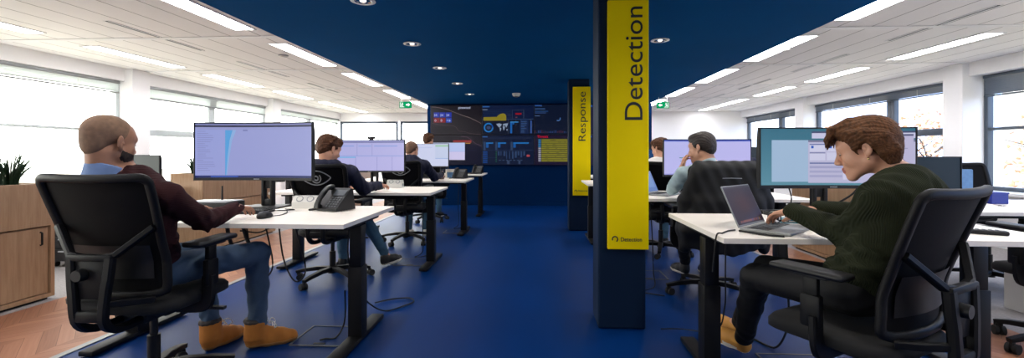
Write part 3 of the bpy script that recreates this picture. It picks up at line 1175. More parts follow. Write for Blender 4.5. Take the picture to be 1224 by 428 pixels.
def pose(head, phi=0.0, dz=0.0, lean=0.0, pitch=-0.12, hphi=None, over=None, arms=(0.46, 0.46)):
    """a figure sitting and typing; head is its head centre, phi the way it faces (clockwise from +Y)"""
    loc = {
        'pelvis': (0, -0.11 - lean, 0.605), 'chest': (0, -0.07 - lean * 0.35, 0.92), 'neck': (0, -0.04, 1.06), 'head': (0, 0, 1.19),
        'shL': (-0.19, -0.05, 1.0), 'shR': (0.19, -0.05, 1.0),
        'elL': (-0.235, 0.14, 0.82), 'elR': (0.235, 0.14, 0.82),
        'wrL': (-0.13, arms[0] - 0.08, 0.845), 'wrR': (0.13, arms[1] - 0.08, 0.845),
        'hipL': (-0.09, -0.09 - lean, 0.592), 'hipR': (0.09, -0.09 - lean, 0.592),
        'knL': (-0.12, 0.34 - lean, 0.58), 'knR': (0.12, 0.34 - lean, 0.58),
        'anL': (-0.12, 0.30 - lean, 0.13), 'anR': (0.12, 0.30 - lean, 0.13),
        'heL': (-0.12, 0.25 - lean, 0.0), 'heR': (0.12, 0.25 - lean, 0.0),
        'toL': (-0.14, 0.53 - lean, 0.0), 'toR': (0.14, 0.53 - lean, 0.0),
    }
    c, s = math.cos(phi), math.sin(phi)
    J = {}
    hz = head[2] - 1.19 + dz
    for k, (x, y, z) in loc.items():
        zz = z + (hz if k in ('head', 'neck', 'chest', 'shL', 'shR') else hz * 0.5 if k == 'pelvis' and False else 0)
        J[k] = (head[0] + x * c + y * s, head[1] - x * s + y * c, zz)
    hp = phi if hphi is None else hphi
    J['hfwd'] = (math.sin(hp) * math.cos(pitch), math.cos(hp) * math.cos(pitch), math.sin(pitch))
    J['hup'] = (-math.sin(hp) * math.sin(pitch), -math.cos(hp) * math.sin(pitch), math.cos(pitch))
    for sd, sg in (('L', 0.15), ('R', -0.15)):
        a = phi + sg
        J['hd' + sd] = (math.sin(a), math.cos(a), -0.08)
        J['hn' + sd] = (0, 0, 1)
    if over:
        J.update(over)
    return J


# ------------------------------------------------------------------ the room
CEIL = 2.30
BLUE_Z = 2.27
XL, XR = -5.67, 5.64          # window planes
YB, YF = 12.45, -2.0          # end wall, wall behind the photographer


def structure(o):
    o['kind'] = 'structure'
    return o


# floors: blue vinyl lane, oak strips, carpet
fl = MB().box((-0.095, (YB + YF) / 2, -0.03), (5.21, YB - YF, 0.06)).build('floor', M['blue_vinyl'], smooth=False)
structure(fl)
structure(MB().box((-3.265, (YB + YF) / 2, -0.03), (1.07, YB - YF, 0.06)).build('floor_oak', M['chevron'], smooth=False))
structure(MB().box((2.795, (YB + YF) / 2, -0.03), (0.57, YB - YF, 0.06)).build('floor_oak', M['chevron'], smooth=False))
structure(MB().box((-4.82, (YB + YF) / 2, -0.03), (2.04, YB - YF, 0.06)).build('floor_carpet', M['carpet'], smooth=False))
structure(MB().box((4.44, (YB + YF) / 2, -0.03), (2.72, YB - YF, 0.06)).build('floor_carpet', M['carpet'], smooth=False))
structure(MB().box((-2.715, (YB + YF) / 2, 0.003), (0.05, YB - YF, 0.006), 0.002).build('trim_1', M['alu'], smooth=False))
structure(MB().box((2.525, (YB + YF) / 2, 0.003), (0.04, YB - YF, 0.006), 0.002).build('trim_2', M['alu'], smooth=False))

# ceilings
structure(MB().box((0, (YB + YF) / 2, CEIL + 0.05), (11.6, YB - YF + 0.3, 0.1)).build('ceiling', M['ceiling'], smooth=False))
structure(MB().box((0, (10.2 + YF) / 2, (BLUE_Z + CEIL) / 2), (4.96, 10.2 - YF, CEIL - BLUE_Z - 0.001)).build('ceiling_blue', M['blue_paint'], smooth=False))
n_trim = 3
for k in range(-3, 6):
    y = 4.28 + 1.72 * k
    if YF < y < YB:
        for x0, x1 in ((-5.55, -2.49), (2.49, 5.42)):
            structure(MB().box(((x0 + x1) / 2, y, CEIL - 0.004), (x1 - x0, 0.07, 0.008), 0.002).build('trim_%d' % n_trim, M['white_metal'], smooth=False))
            n_trim += 1

# end walls
structure(MB().box((0, YF - 0.05, CEIL / 2), (11.6, 0.1, CEIL)).build('wall_rear', M['white_wall'], smooth=False))
w = MB()
w.box((4.0, YB + 0.05, CEIL / 2), (3.6, 0.1, CEIL))
w.box((-0.05, YB + 0.05, CEIL / 2), (4.5, 0.1, CEIL))
w.box((-4.0, YB + 0.05, 0.36), (3.4, 0.1, 0.72))
w.box((-4.0, YB + 0.05, 2.18), (3.4, 0.1, 0.24))
structure(w.build('wall_end', M['white_wall'], smooth=False))

COLS = {-1: [(-1.0, -0.7), (2.42, 2.70), (5.78, 6.06), (9.02, 9.30)], 1: [(-1.0, -0.7), (2.55, 2.83), (6.02, 6.30), (9.45, 9.75)]}
SILL, HEAD = 0.70, 2.13
n_win = 1
for sg in (-1, 1):
    xw = XL if sg < 0 else XR
    xb = -5.56 if sg < 0 else 5.43
    nm = 'left' if sg < 0 else 'right'
    w = MB()
    w.box((xw + sg * 0.06, (YB + YF) / 2, SILL / 2 - 0.02), (0.12, YB - YF, SILL - 0.04))
    w.box(((xb + xw + sg * 0.12) / 2, (YB + YF) / 2, (HEAD + CEIL) / 2), (abs(xw + sg * 0.12 - xb), YB - YF, CEIL - HEAD), 0.004)
    structure(w.build('wall_' + nm, M['white_wall'], smooth=False))
    xc = -5.45 if sg < 0 else 5.35
    for y0, y1 in COLS[sg]:
        structure(MB().box(((xc + xw + sg * 0.1) / 2, (y0 + y1) / 2, CEIL / 2), (abs(xw + sg * 0.1 - xc), y1 - y0, CEIL - 0.002), 0.006).build('column', M['white_wall'], smooth=False))
    # each bay between two columns is one window
    ys = [c for c in COLS[sg]]
    bays = [(YF, ys[0][0])] + [(ys[i][1], ys[i + 1][0]) for i in range(len(ys) - 1)] + [(ys[-1][1], YB)]
    for bi, (y0, y1) in enumerate(bays):
        root = structure(bpy.data.objects.new('window_%d' % n_win, None))
        n_win += 1
        COL.objects.link(root)
        root.location = (xw, y0, SILL)
        W_, H_ = y1 - y0, HEAD - SILL
        mid = W_ * (0.50 if sg < 0 else 0.40)
        f = MB()
        for yy in (0.025, W_ - 0.025):
            f.box((0, yy, H_ / 2), (0.07, 0.05, H_), 0.006)
        for zz in (0.025, H_ - 0.025):
            f.box((0, W_ / 2, zz), (0.068, W_ - 0.1, 0.05), 0.006)
        wide = 0.10 if bi in (1, 3, 4) or sg > 0 else 0.06
        if W_ > 1.2 and not (bi == 2 and sg < 0):
            f.box((0, mid, H_ / 2), (0.07, wide, H_ - 0.1), 0.006)
        f.build('window_frame', M['frame_glare'] if sg < 0 else M['frame_grey'], root)
        t = MB()
        tz = 0.76
        if bi == 2:
            t.box((0, W_ / 2, tz), (0.06, W_ - 0.1, 0.035), 0.005)
        else:
            a, b = 0.05, mid - wide / 2
            t.box((0, (a + b) / 2, tz), (0.075, b - a, 0.10), 0.008)
            t.box((0, a + 0.03, H_ / 2), (0.075, 0.06, H_ - 0.1), 0.006)
            t.box((0, b - 0.03, H_ / 2), (0.075, 0.06, H_ - 0.1), 0.006)
        t.build('transom', M['frame_glare'] if sg < 0 else M['frame_grey'], root)
        MB().box((sg * 0.01, W_ / 2, H_ / 2), (0.008, W_ - 0.06, H_ - 0.06)).build('pane', M['glass'], root, smooth=False)
        MB().box((-sg * 0.09, W_ / 2, -0.02), (0.30, W_ - 0.004, 0.04), 0.006).build('window_sill', M['white_metal'], root, smooth=False)
        # venetian blind drawn up under the head of the window
        if bi == 0:
            continue
        drop = {(-1, 1): 0.3, (-1, 2): 0.15, (-1, 3): 0.17, (-1, 4): 0.12, (1, 1): 0.25, (1, 2): 0.25, (1, 3): 0.13, (1, 4): 0.14}[(sg, bi)]
        where = {(-1, 1): 'first window bay on the plant cabinet side', (-1, 2): 'wide window behind the bald man',
                 (-1, 3): 'window beyond the first white column behind the bald man', (-1, 4): 'last window bay on the oak cabinet side',
                 (1, 1): 'window bay by the grey wall sockets', (1, 2): 'window above the black bag on the sill',
                 (1, 3): 'window behind the woman in green', (1, 4): 'small far window behind the man in the pale shirt'}[(sg, bi)]
        br = thing('window_blind', 'raised grey venetian blind in the ' + where, 'blind', (xw - sg * 0.065, y0 + 0.03, HEAD - 0.002), 0, 'venetian blinds')
        MB().box((0, W_ / 2 - 0.03, -0.02), (0.04, W_ - 0.08, 0.04), 0.004).build('headrail', M['frame_grey'] if sg > 0 else M['alu'], br)
        sl = MB()
        k = 0
        z = -0.05
        while z > -drop:
            sl.box((0, W_ / 2 - 0.03, z), (0.026, W_ - 0.09, 0.0016), rot=Matrix.Rotation(sg * 0.5, 3, 'Y'))
            z -= 0.017
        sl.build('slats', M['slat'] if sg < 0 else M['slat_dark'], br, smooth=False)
        MB().box((0, W_ / 2 - 0.03, -drop - 0.01), (0.03, W_ - 0.09, 0.018), 0.004).build('bottom_rail', M['frame_grey'] if sg > 0 else M['alu'], br)
        cd = MB()
        for q in (0.2, 0.5, 0.8):
            cd.cyl((-sg * 0.02, q * W_, -0.04), (-sg * 0.02, q * W_, -drop), 0.003, seg=6)
        cd.build('cord', M['white_plastic'], br)

# window in the end wall
root = structure(bpy.data.objects.new('window_%d' % n_win, None))
COL.objects.link(root)
root.location = (-5.6, YB + 0.03, 0.72)
f = MB()
for x0, x1 in ((0.02, 1.68), (1.74, 3.26)):
    for xx in (x0 + 0.03, x1 - 0.03):
        f.box((xx, 0, 0.67), (0.06, 0.07, 1.34), 0.006)
    for zz in (0.03, 1.31):
        f.box(((x0 + x1) / 2, 0, zz), (x1 - x0 - 0.12, 0.07, 0.06), 0.006)
f.build('window_frame', M['frame_grey'], root)
MB().box((1.66, 0.02, 0.67), (3.2, 0.008, 1.32)).build('pane', M['glass'], root, smooth=False)

# the blue wall that carries the displays
structure(MB().box((0, 10.17, 1.135), (5.0, 0.14, 2.268)).build('wall_blue', M['blue_wall'], smooth=False))
structure(MB().box((0, 10.09, 0.05), (4.98, 0.016, 0.1), 0.004).build('baseboard_blue', M['blue_wall'], smooth=False))


# ------------------------------------------------------------------ pillars and their signs
def pillar(x0, y0, word, label_p, label_s):
    structure(MB().box((x0 + 0.155, y0 + 0.14, BLUE_Z / 2), (0.31, 0.28, BLUE_Z - 0.002), 0.012).build('pillar', M['blue_pillar'], smooth=False))
    s = thing('pillar_sign', label_s, 'sign', (x0 + 0.19, y0, 0.53), 0, 'yellow pillar signs')
    Hs = 1.62
    MB().box((0, -0.016, Hs / 2), (0.262, 0.03, Hs), 0.003).build('sign_panel', M['yellow'], s, smooth=False)
    text_obj('lettering', word, M['sign_ink'], s, (0.092, -0.0312, 0.84 if word == 'Detection' else 0.815), (0, 0, 1), (-1, 0, 0), w=0.735 if word == 'Detection' else 0.73, h=0.114 if word == 'Detection' else 0.14, bold=0.0)
    text_obj('small_lettering', word, M['sign_ink'], s, (-0.048, -0.0312, 0.052), (1, 0, 0), (0, 0, 1), w=0.135, h=0.026 if word == 'Detection' else 0.033, bold=0.004)
    ring = MB()
    for k in range(14):
        a0, a1 = math.radians(-60 + 19 * k), math.radians(-60 + 19 * (k + 1))
        pr = [(r_ * math.cos(a), r_ * math.sin(a)) for r_, a in ((0.021, a0), (0.021, a1), (0.0135, a1), (0.0135, a0))]
        ring.prism(pr, 0, 0.002, lambda x, y, z: (-0.085 + x, -0.0312 - z, 0.066 + y))
    ring.build('ring_logo', M['sign_ink'], s, smooth=False)
    return s


pillar(0.395, 3.0, 'Detection', '', 'large yellow sign lettered Detection on the front blue pillar')
pillar(0.46, 6.80, 'Response', '', 'yellow sign lettered Response on the blue pillar farther down the room')

# ------------------------------------------------------------------ ceiling lights
def lamp_panel(x, y, label, group, L=1.19, Wd=0.18):
    t = thing('ceiling_light', label, 'ceiling light', (x, y, CEIL), 0, group)
    f = MB()
    for sx in (-1, 1):
        f.box((sx * (Wd / 2 + 0.008), 0, -0.004), (0.016, L + 0.03, 0.008), 0.002)
        f.box((0, sx * (L / 2 + 0.008), -0.004), (Wd, 0.016, 0.008), 0.002)
    f.build('frame', M['white_metal'], t, smooth=False)
    MB().box((0, 0, -0.003), (Wd, L, 0.004)).build('diffuser', M['lamp'], t, smooth=False)
    return t


emis('lamp', (252, 250, 255), 10.0)
ORD = ['first', 'second', 'third', 'fourth', 'fifth', 'sixth', 'seventh', 'eighth']
for xx, side in ((-2.70, 'row beside the blue ceiling, oak cabinet side'), (-4.76, 'row along the windows, oak cabinet side'),
                 (2.62, 'row beside the blue ceiling, woman in green side'), (4.32, 'row along the windows, woman in green side')):
    for k in range(-3, 5):
        y = min(5.14 + 1.72 * k, 11.6)
        if y - 0.6 < YF or y + 0.6 > YB:
            continue
        lamp_panel(xx, y, ('%s long light panel down the room, %s' % (ORD[k + 1], side)) if k >= -1 else '%s long light panel behind the camera, %s' % (ORD[-2 - k], side), 'long ceiling light panels')

emis('spot_glow', (255, 244, 225), 1.2)
for x in (-1.275, 1.2):
    for k in range(-2, 5):
        y = 3.23 + 1.29 * k
        if k < 0:
            lab = '%s added unseen spotlight above the camera end of the room, %s side' % (ORD[-1 - k], 'bald man' if x < 0 else 'woman in green')
        elif x < 0:
            lab = 'recessed spotlight in the blue ceiling, %s from the camera in the row over the desks' % ORD[k]
        elif k == 1:
            lab = 'round recessed spotlight in the blue ceiling beside the large Detection sign'
        else:
            lab = 'recessed spotlight of the blue ceiling hidden by the signs, %s from the camera' % ORD[k]
        ld = bpy.data.lights.new('spotlight_beam', 'SPOT')
        ld.energy = 17.0  # beams added to brighten the desks; unseen fixtures extend the visible rows
        ld.spot_size = math.radians(140)
        ld.spot_blend = 1.0
        ld.shadow_soft_size = 0.05
        ld.color = (1.0, 0.95, 0.88)
        beam = ld
        t = thing('spotlight', lab, 'spotlight', (x, y, BLUE_Z), 0, 'recessed spotlights')
        MB().lathe([(0.060, -0.001), (0.088, -0.001), (0.09, -0.006), (0.080, -0.010), (0.064, -0.008), (0.060, -0.001)], 32).build('trim_ring', M['white_metal'], t)
        MB().lathe([(0.062, -0.006), (0.055, 0.0), (0.03, 0.004), (0.0, 0.004)], 32).build('reflector', M['chrome'], t)
        MB().ball((0, 0, -0.002), 0.024, (1, 1, 0.5), 14).build('bulb', M['spot_glow'], t)
        lo = link('beam', beam, t)
        lo.location = (0, 0, -0.03)
t = thing('ceiling_sensor', 'small round white sensor hanging from the blue ceiling before the displays', 'sensor', (-0.4, 8.35, BLUE_Z))
MB().lathe([(0.0, -0.06), (0.05, -0.058), (0.075, -0.03), (0.08, 0.0)], 24).build('dome', M['white_plastic'], t)
MB().lathe([(0.0, -0.075), (0.03, -0.07), (0.045, -0.058)], 16).build('lens', M['dark_grey'], t)
for x, y, d in ((-2.96, 5.1, 'oak cabinets'), (2.68, 5.05, 'woman in green')):
    t = thing('smoke_detector', 'small round smoke detector on the white ceiling over the %s' % d, 'smoke detector', (x, y, CEIL), 0, 'smoke detectors')
    MB().lathe([(0.0, -0.035), (0.03, -0.034), (0.045, -0.02), (0.052, 0.0)], 24).build('housing', M['white_plastic'], t)
    MB().lathe([(0.046, -0.014), (0.054, -0.010), (0.056, 0.0)], 24).build('mounting_ring', M['grey_plastic'], t)
for x0 in (-3.72, 3.55):
    for k in range(5):
        y = 3.4 + 1.72 * k
        t = thing('air_vent', '%s slot vent down the room in the white ceiling, %s side' % (ORD[k], 'oak cabinet' if x0 < 0 else 'woman in green'), 'vent', (x0, y + 0.85, CEIL), 0, 'ceiling slot vents')
        MB().box((0, 0, -0.002), (0.03, 1.1, 0.004)).build('slot', M['grey_plastic'] if k % 2 else M['dark_grey'], t, smooth=False)
        MB().box((0.022, 0, -0.003), (0.012, 1.12, 0.006)).box((-0.022, 0, -0.003), (0.012, 1.12, 0.006)).build('lip', M['white_metal'], t, smooth=False)

# exit signs
emis('exit_white', (255, 255, 255), 0.5)
emis('exit_green', (0, 168, 104), 0.38)
for x, y, sgn, lab in ((-2.60, 8.75, 1, 'green exit sign hanging by the displays over the aisle desks on the bald man side'), (2.47, 9.1, -1, 'green exit sign hanging beside the large Detection sign')):
    t = thing('exit_sign', lab, 'exit sign', (x, y, 2.115), 0, 'green exit signs')
    MB().box((0, 0, 0), (0.24, 0.03, 0.125), 0.005).build('sign_box', M['exit_green'], t, smooth=False)
    a = MB()
    a.prism([(-0.04, -0.015), (0.0, -0.015), (0.0, -0.036), (0.042, 0), (0.0, 0.036), (0.0, 0.015), (-0.04, 0.015)], 0, 0.002, lambda px, py, z: (sgn * (0.055 + px), -0.0155 - z, py))
    a.build('arrow', M['exit_white'], t, smooth=False)
    a = MB()
    a.box((-sgn * 0.095, -0.0165, 0), (0.012, 0.002, 0.10)).box((-sgn * 0.055, -0.0165, -0.042), (0.07, 0.002, 0.010))
    a.ball((-sgn * 0.055, -0.0165, 0.033), 0.011, (1, 0.1, 1), 10)
    a.bar([(-sgn * 0.06, -0.0165, 0.02), (-sgn * 0.064, -0.0165, -0.004), (-sgn * 0.05, -0.0165, -0.034)], 0.012, 0.002, up=(0, 1, 0))
    a.bar([(-sgn * 0.062, -0.0165, -0.004), (-sgn * 0.082, -0.0165, -0.022)], 0.010, 0.002, up=(0, 1, 0))
    a.bar([(-sgn * 0.036, -0.0165, 0.002), (-sgn * 0.06, -0.0165, 0.016), (-sgn * 0.08, -0.0165, 0.0)], 0.009, 0.002, up=(0, 1, 0))
    a.build('running_figure', M['exit_white'], t, smooth=False)
    MB().cyl((0.08, 0, 0.06), (0.08, 0, CEIL - 2.115), 0.004, seg=8).cyl((-0.08, 0, 0.06), (-0.08, 0, CEIL - 2.115), 0.004, seg=8).build('hanger', M['white_metal'], t)


# ------------------------------------------------------------------ display wall
VW, VH = 1.165, 0.672


def panel_at(col, row):
    return (-2.41 + VW * (col + 0.5), 2.245 - VH * (row + 0.5))


vw = thing('video_wall', 'large dark wall of eight joined displays showing monitoring dashboards', 'video wall', (0, 10.1, 0))
NAVY = (10, 22, 52)


def P_threat():
    dark = (30, 24, 36)
    r = [(0.03, 0.5, 0.96, 1, (36, 30, 40)), (0.0, 0.62, 0.12, 1, (44, 36, 48))]
    random.seed(3)
    for i in range(60):
        x, y = random.random(), 0.3 + random.random() * 0.7
        r.append((x, y, x + random.uniform(.02, .1), y + random.uniform(.01, .04), random.choice([(44, 36, 46), (38, 32, 44), (30, 26, 38), (52, 40, 46)])))
    for i in range(3):
        r.append((0.06 + 0.12 * i, 0.24, 0.17 + 0.12 * i, 0.41, (20, 60, 215)))
        r.append((0.06 + 0.12 * i, 0.43, 0.17 + 0.12 * i, 0.59, (170, 22, 44) if i < 2 else (20, 80, 225)))
    p = stroke([(0.02, 0.05), (0.1, 0.06), (0.2, 0.09), (0.34, 0.15), (0.5, 0.26), (0.62, 0.34), (0.76, 0.42), (0.88, 0.52), (0.99, 0.62)], 0.0022, 0.0045, (206, 180, 180))
    p += stroke([(0.02, 0.6), (0.16, 0.66), (0.3, 0.68), (0.44, 0.7), (0.5, 0.74), (0.55, 0.88), (0.66, 0.9), (0.8, 0.97), (0.99, 1.0)], 0.002, 0.0035, (150, 120, 126))
    return r, p, dark


def P_threat2():
    r = [(0, 0.3, 1, 1, (16, 18, 52)), (0, 0, 1, 0.3, (34, 28, 42)), (0.44, 0.17, 0.8, 0.20, (220, 70, 80)), (0.44, 0.215, 0.8, 0.245, (225, 90, 80)), (0.44, 0.26, 0.78, 0.285, (235, 190, 90)), (0.1, 0.5, 0.9, 0.52, (24, 30, 80))]
    p = stroke([(0.6, 0.03), (0.72, 0.06), (0.8, 0.16), (0.88, 0.28), (1.0, 0.36)], 0.002, 0.004, (170, 130, 160))
    return r, p, (28, 24, 44)


def P_dash():
    r = [(0, 0, 1, 0.46, (10, 30, 74)), (0, 0.03, 0.14, 0.075, (60, 120, 200)), (0.0, 0.14, 0.1, 0.165, (150, 170, 200))]
    for i in range(6):
        r.append((0.03, 0.17 + 0.05 * i, 0.55, 0.176 + 0.05 * i, (40, 80, 130)))
    r += [(0.58, 0.15, 0.585, 0.46, (90, 110, 140)), (0.64, 0.27, 0.76, 0.33, (190, 24, 44)), (0.6, 0.17, 0.8, 0.175, (110, 130, 160)), (0.8, 0.17, 0.805, 0.45, (110, 130, 160)), (0.64, 0.4, 0.68, 0.44, (120, 80, 100))]
    r += [(0, 0.47, 1, 0.49, (60, 90, 140)), (0.5, 0.5, 0.505, 0.98, (60, 90, 140)), (0.73, 0.5, 0.9, 0.98, (20, 44, 92))]
    r += [(0.54, 0.56, 0.70, 0.60, (70, 160, 235)), (0.54, 0.6, 0.58, 0.96, (30, 120, 215)), (0.585, 0.6, 0.62, 0.66, (30, 120, 215)), (0.93, 0.53, 0.96, 0.96, (70, 110, 190))]
    for i in range(7):
        r.append((0.75, 0.55 + 0.06 * i, 0.75 + random.uniform(.06, .14), 0.57 + 0.06 * i, (80, 120, 180)))
    p = [([(0.02, 0.53), (0.02, 0.41), (0.28, 0.40), (0.31, 0.34), (0.35, 0.3), (0.4, 0.28), (0.44, 0.3), (0.465, 0.36), (0.465, 0.53)], (176, 160, 44))]
    for k in range(28):
        a0, a1 = 2 * PI * k / 28, 2 * PI * (k + 1) / 28
        c = (40, 150, 240) if k < 24 else (20, 90, 190)
        p.append(([(0.12 + ra * math.cos(a), 0.765 + ra * 1.73 * math.sin(a)) for ra, a in ((0.095, a0), (0.095, a1), (0.066, a1), (0.066, a0))], c))
    p.append(([(0.12 + 0.04 * math.cos(a), 0.765 + 0.06 * math.sin(a)) for a in [k * PI / 6 for k in range(12)]], (70, 90, 140)))
    mp = [[(0.27, 0.64), (0.33, 0.62), (0.38, 0.65), (0.36, 0.72), (0.33, 0.76), (0.30, 0.72)], [(0.335, 0.76), (0.37, 0.78), (0.36, 0.86), (0.345, 0.9)], [(0.395, 0.66), (0.43, 0.63), (0.44, 0.69), (0.41, 0.71)],
          [(0.395, 0.72), (0.44, 0.73), (0.43, 0.82), (0.415, 0.87), (0.40, 0.78)], [(0.43, 0.63), (0.5, 0.62), (0.485, 0.7), (0.465, 0.77), (0.45, 0.72)], [(0.47, 0.81), (0.495, 0.82), (0.485, 0.88), (0.47, 0.86)]]
    p += [(q, (180, 200, 232)) for q in mp]
    return r, p, NAVY


def P_net():
    r = [(0, 0, 0.14, 0.05, (50, 100, 180)), (0, 0.12, 0.2, 0.15, (70, 110, 170)), (0, 0.2, 0.26, 0.24, (40, 80, 140)), (0, 0.26, 0.22, 0.29, (60, 90, 150)), (0, 0.36, 0.1, 0.385, (100, 130, 180)), (0.75, 0.13, 0.79, 0.17, (180, 60, 80)), (0.86, 0.13, 0.9, 0.17, (210, 200, 190))]
    for i in range(30):
        x = i / 30
        h = random.uniform(0.02, 0.1)
        r.append((x, 0.95 - h, x + 0.012, 0.95, random.choice([(70, 110, 190), (60, 80, 130), (110, 60, 90)])))
    p = []
    for k in range(8):
        a0, a1 = math.radians(-30 + 20 * k), math.radians(-30 + 20 * (k + 1))
        p.append(([(0.45 + ra * math.cos(a), 0.47 + ra * 1.7 * math.sin(a)) for ra, a in ((0.05, a0), (0.05, a1), (0.03, a1), (0.03, a0))], (90, 140, 210)))
    return r, p, (12, 26, 56)


def P_bars():
    r = [(0, 0.03, 0.1, 0.07, (60, 120, 200)), (0.1, 0.09, 0.96, 0.1, (60, 80, 120))]
    for x0, w1 in ((0.07, 0.14), (0.3, 0.16), (0.6, 0.3)):
        r += [(x0, 0.24, x0 + w1, 0.29, (36, 140, 230)), (x0, 0.29, x0 + 0.05, 0.42, (30, 110, 200)), (x0 - 0.05, 0.22, x0 - 0.01, 0.5, (60, 84, 124))]
    for i in range(6):
        r.append((0.01, 0.55 + 0.07 * i, 0.1, 0.59 + 0.07 * i, (30, 90, 180)))
        r.append((0.26, 0.55 + 0.065 * i, 0.28, 0.585 + 0.065 * i, (40, 130, 90)))
    r += [(0.0, 0.5, 1, 0.51, (50, 76, 120)), (0.0, 0.76, 0.25, 0.77, (50, 76, 120))]
    for i in range(10):
        x = 0.3 + 0.055 * i
        r.append((x, 0.54, x + random.uniform(.015, .04), random.uniform(.68, .82), (56, 84, 130)))
    r += [(0.86, 0.66, 0.92, 0.73, (220, 90, 100)), (0.48, 0.86, 0.53, 0.98, (70, 90, 130)), (0.7, 0.86, 0.74, 0.98, (70, 90, 130))]
    for i in range(7):
        r.append((0.32 + 0.07 * i, 0.84, 0.36 + 0.07 * i, 0.86, (90, 120, 160)))
    return r, [], (10, 28, 66)


def P_list():
    r = [(0, 0, 1, 1, (34, 22, 58)), (0.06, 0.1, 1, 0.9, (52, 50, 46))]
    for i in range(11):
        y = 0.14 + 0.07 * i
        r.append((0.07, y, 0.12, y + 0.05, random.choice([(60, 150, 220), (190, 190, 220), (200, 200, 220)])))
        r.append((0.13, y, random.uniform(0.6, 0.99), y + 0.05, (172, 166, 50)))
        for k in range(5):
            x = random.uniform(0.15, 0.9)
            r.append((x, y + 0.018, x + random.uniform(.02, .06), y + 0.034, (110, 104, 36)))
    return r, [], (34, 22, 58)


def P_map():
    r = [(0.0, 0.02, 0.09, 0.08, (60, 140, 240)), (0.2, 0.12, 0.4, 0.14, (60, 80, 130)), (0.24, 0.3, 0.4, 0.45, (24, 40, 230)), (0.24, 0.56, 0.4, 0.98, (20, 30, 235)), (0.1, 0.1, 0.11, 0.95, (60, 70, 150))]
    return r, [], (18, 20, 66)


def P_map2():
    r = [(0, 0.02, 0.08, 0.08, (60, 140, 240)), (0.2, 0.2, 0.5, 0.4, (30, 60, 190)), (0.1, 0.6, 0.6, 0.7, (30, 80, 200)), (0.7, 0.1, 0.9, 0.9, (20, 40, 120))]
    return r, [], (14, 24, 70)


random.seed(11)
PIX = {(0, 0): P_threat, (0, 1): P_threat2, (1, 0): P_dash, (1, 1): P_bars, (2, 0): P_net, (2, 1): P_list, (3, 0): P_map, (3, 1): P_map2}
for (c, r_), fn in PIX.items():
    x, z = panel_at(c, r_)
    e = MB().box((x, -0.045, z), (VW - 0.003, 0.07, VH - 0.003), 0.004).build('display_panel', M['black_plastic'], vw, smooth=False)
    rects, polys, base = fn()
    s_ = picture_mesh('screen', VW - 0.018, VH - 0.018, rects, base, None, e, 4, polys, m='wall_screen')
    s_.location = (x, -0.0815, z)
    if (c, r_) == (0, 0):
        txt = emis('display_white', (214, 226, 255), 0.3)
        text_obj('lettering', 'pinewood', txt, s_, (0.05, -0.001, 0.23), (1, 0, 0), (0, 0, 1), w=0.27, h=0.075, thick=0.001, bold=0.004)
        for i, d in enumerate(('34', '24', '24')):
            text_obj('lettering', d, txt, s_, (-0.5 + 0.138 * i, -0.001, 0.085), (1, 0, 0), (0, 0, 1), w=0.07, h=0.05, thick=0.001)
        for i, d in enumerate(('0', '0', '+16')):
            text_obj('lettering', d, txt, s_, (-0.484 + 0.135 * i, -0.001, -0.035), (1, 0, 0), (0, 0, 1), w=0.035 if i < 2 else 0.085, h=0.05, thick=0.001)
    if (c, r_) == (2, 1):
        text_obj('lettering', 'Threats', emis('display_red', (230, 30, 60), 0.3), s_, (-0.52, -0.001, 0.27), (1, 0, 0), (0, 0, 1), w=0.24, h=0.055, thick=0.001, bold=0.006)


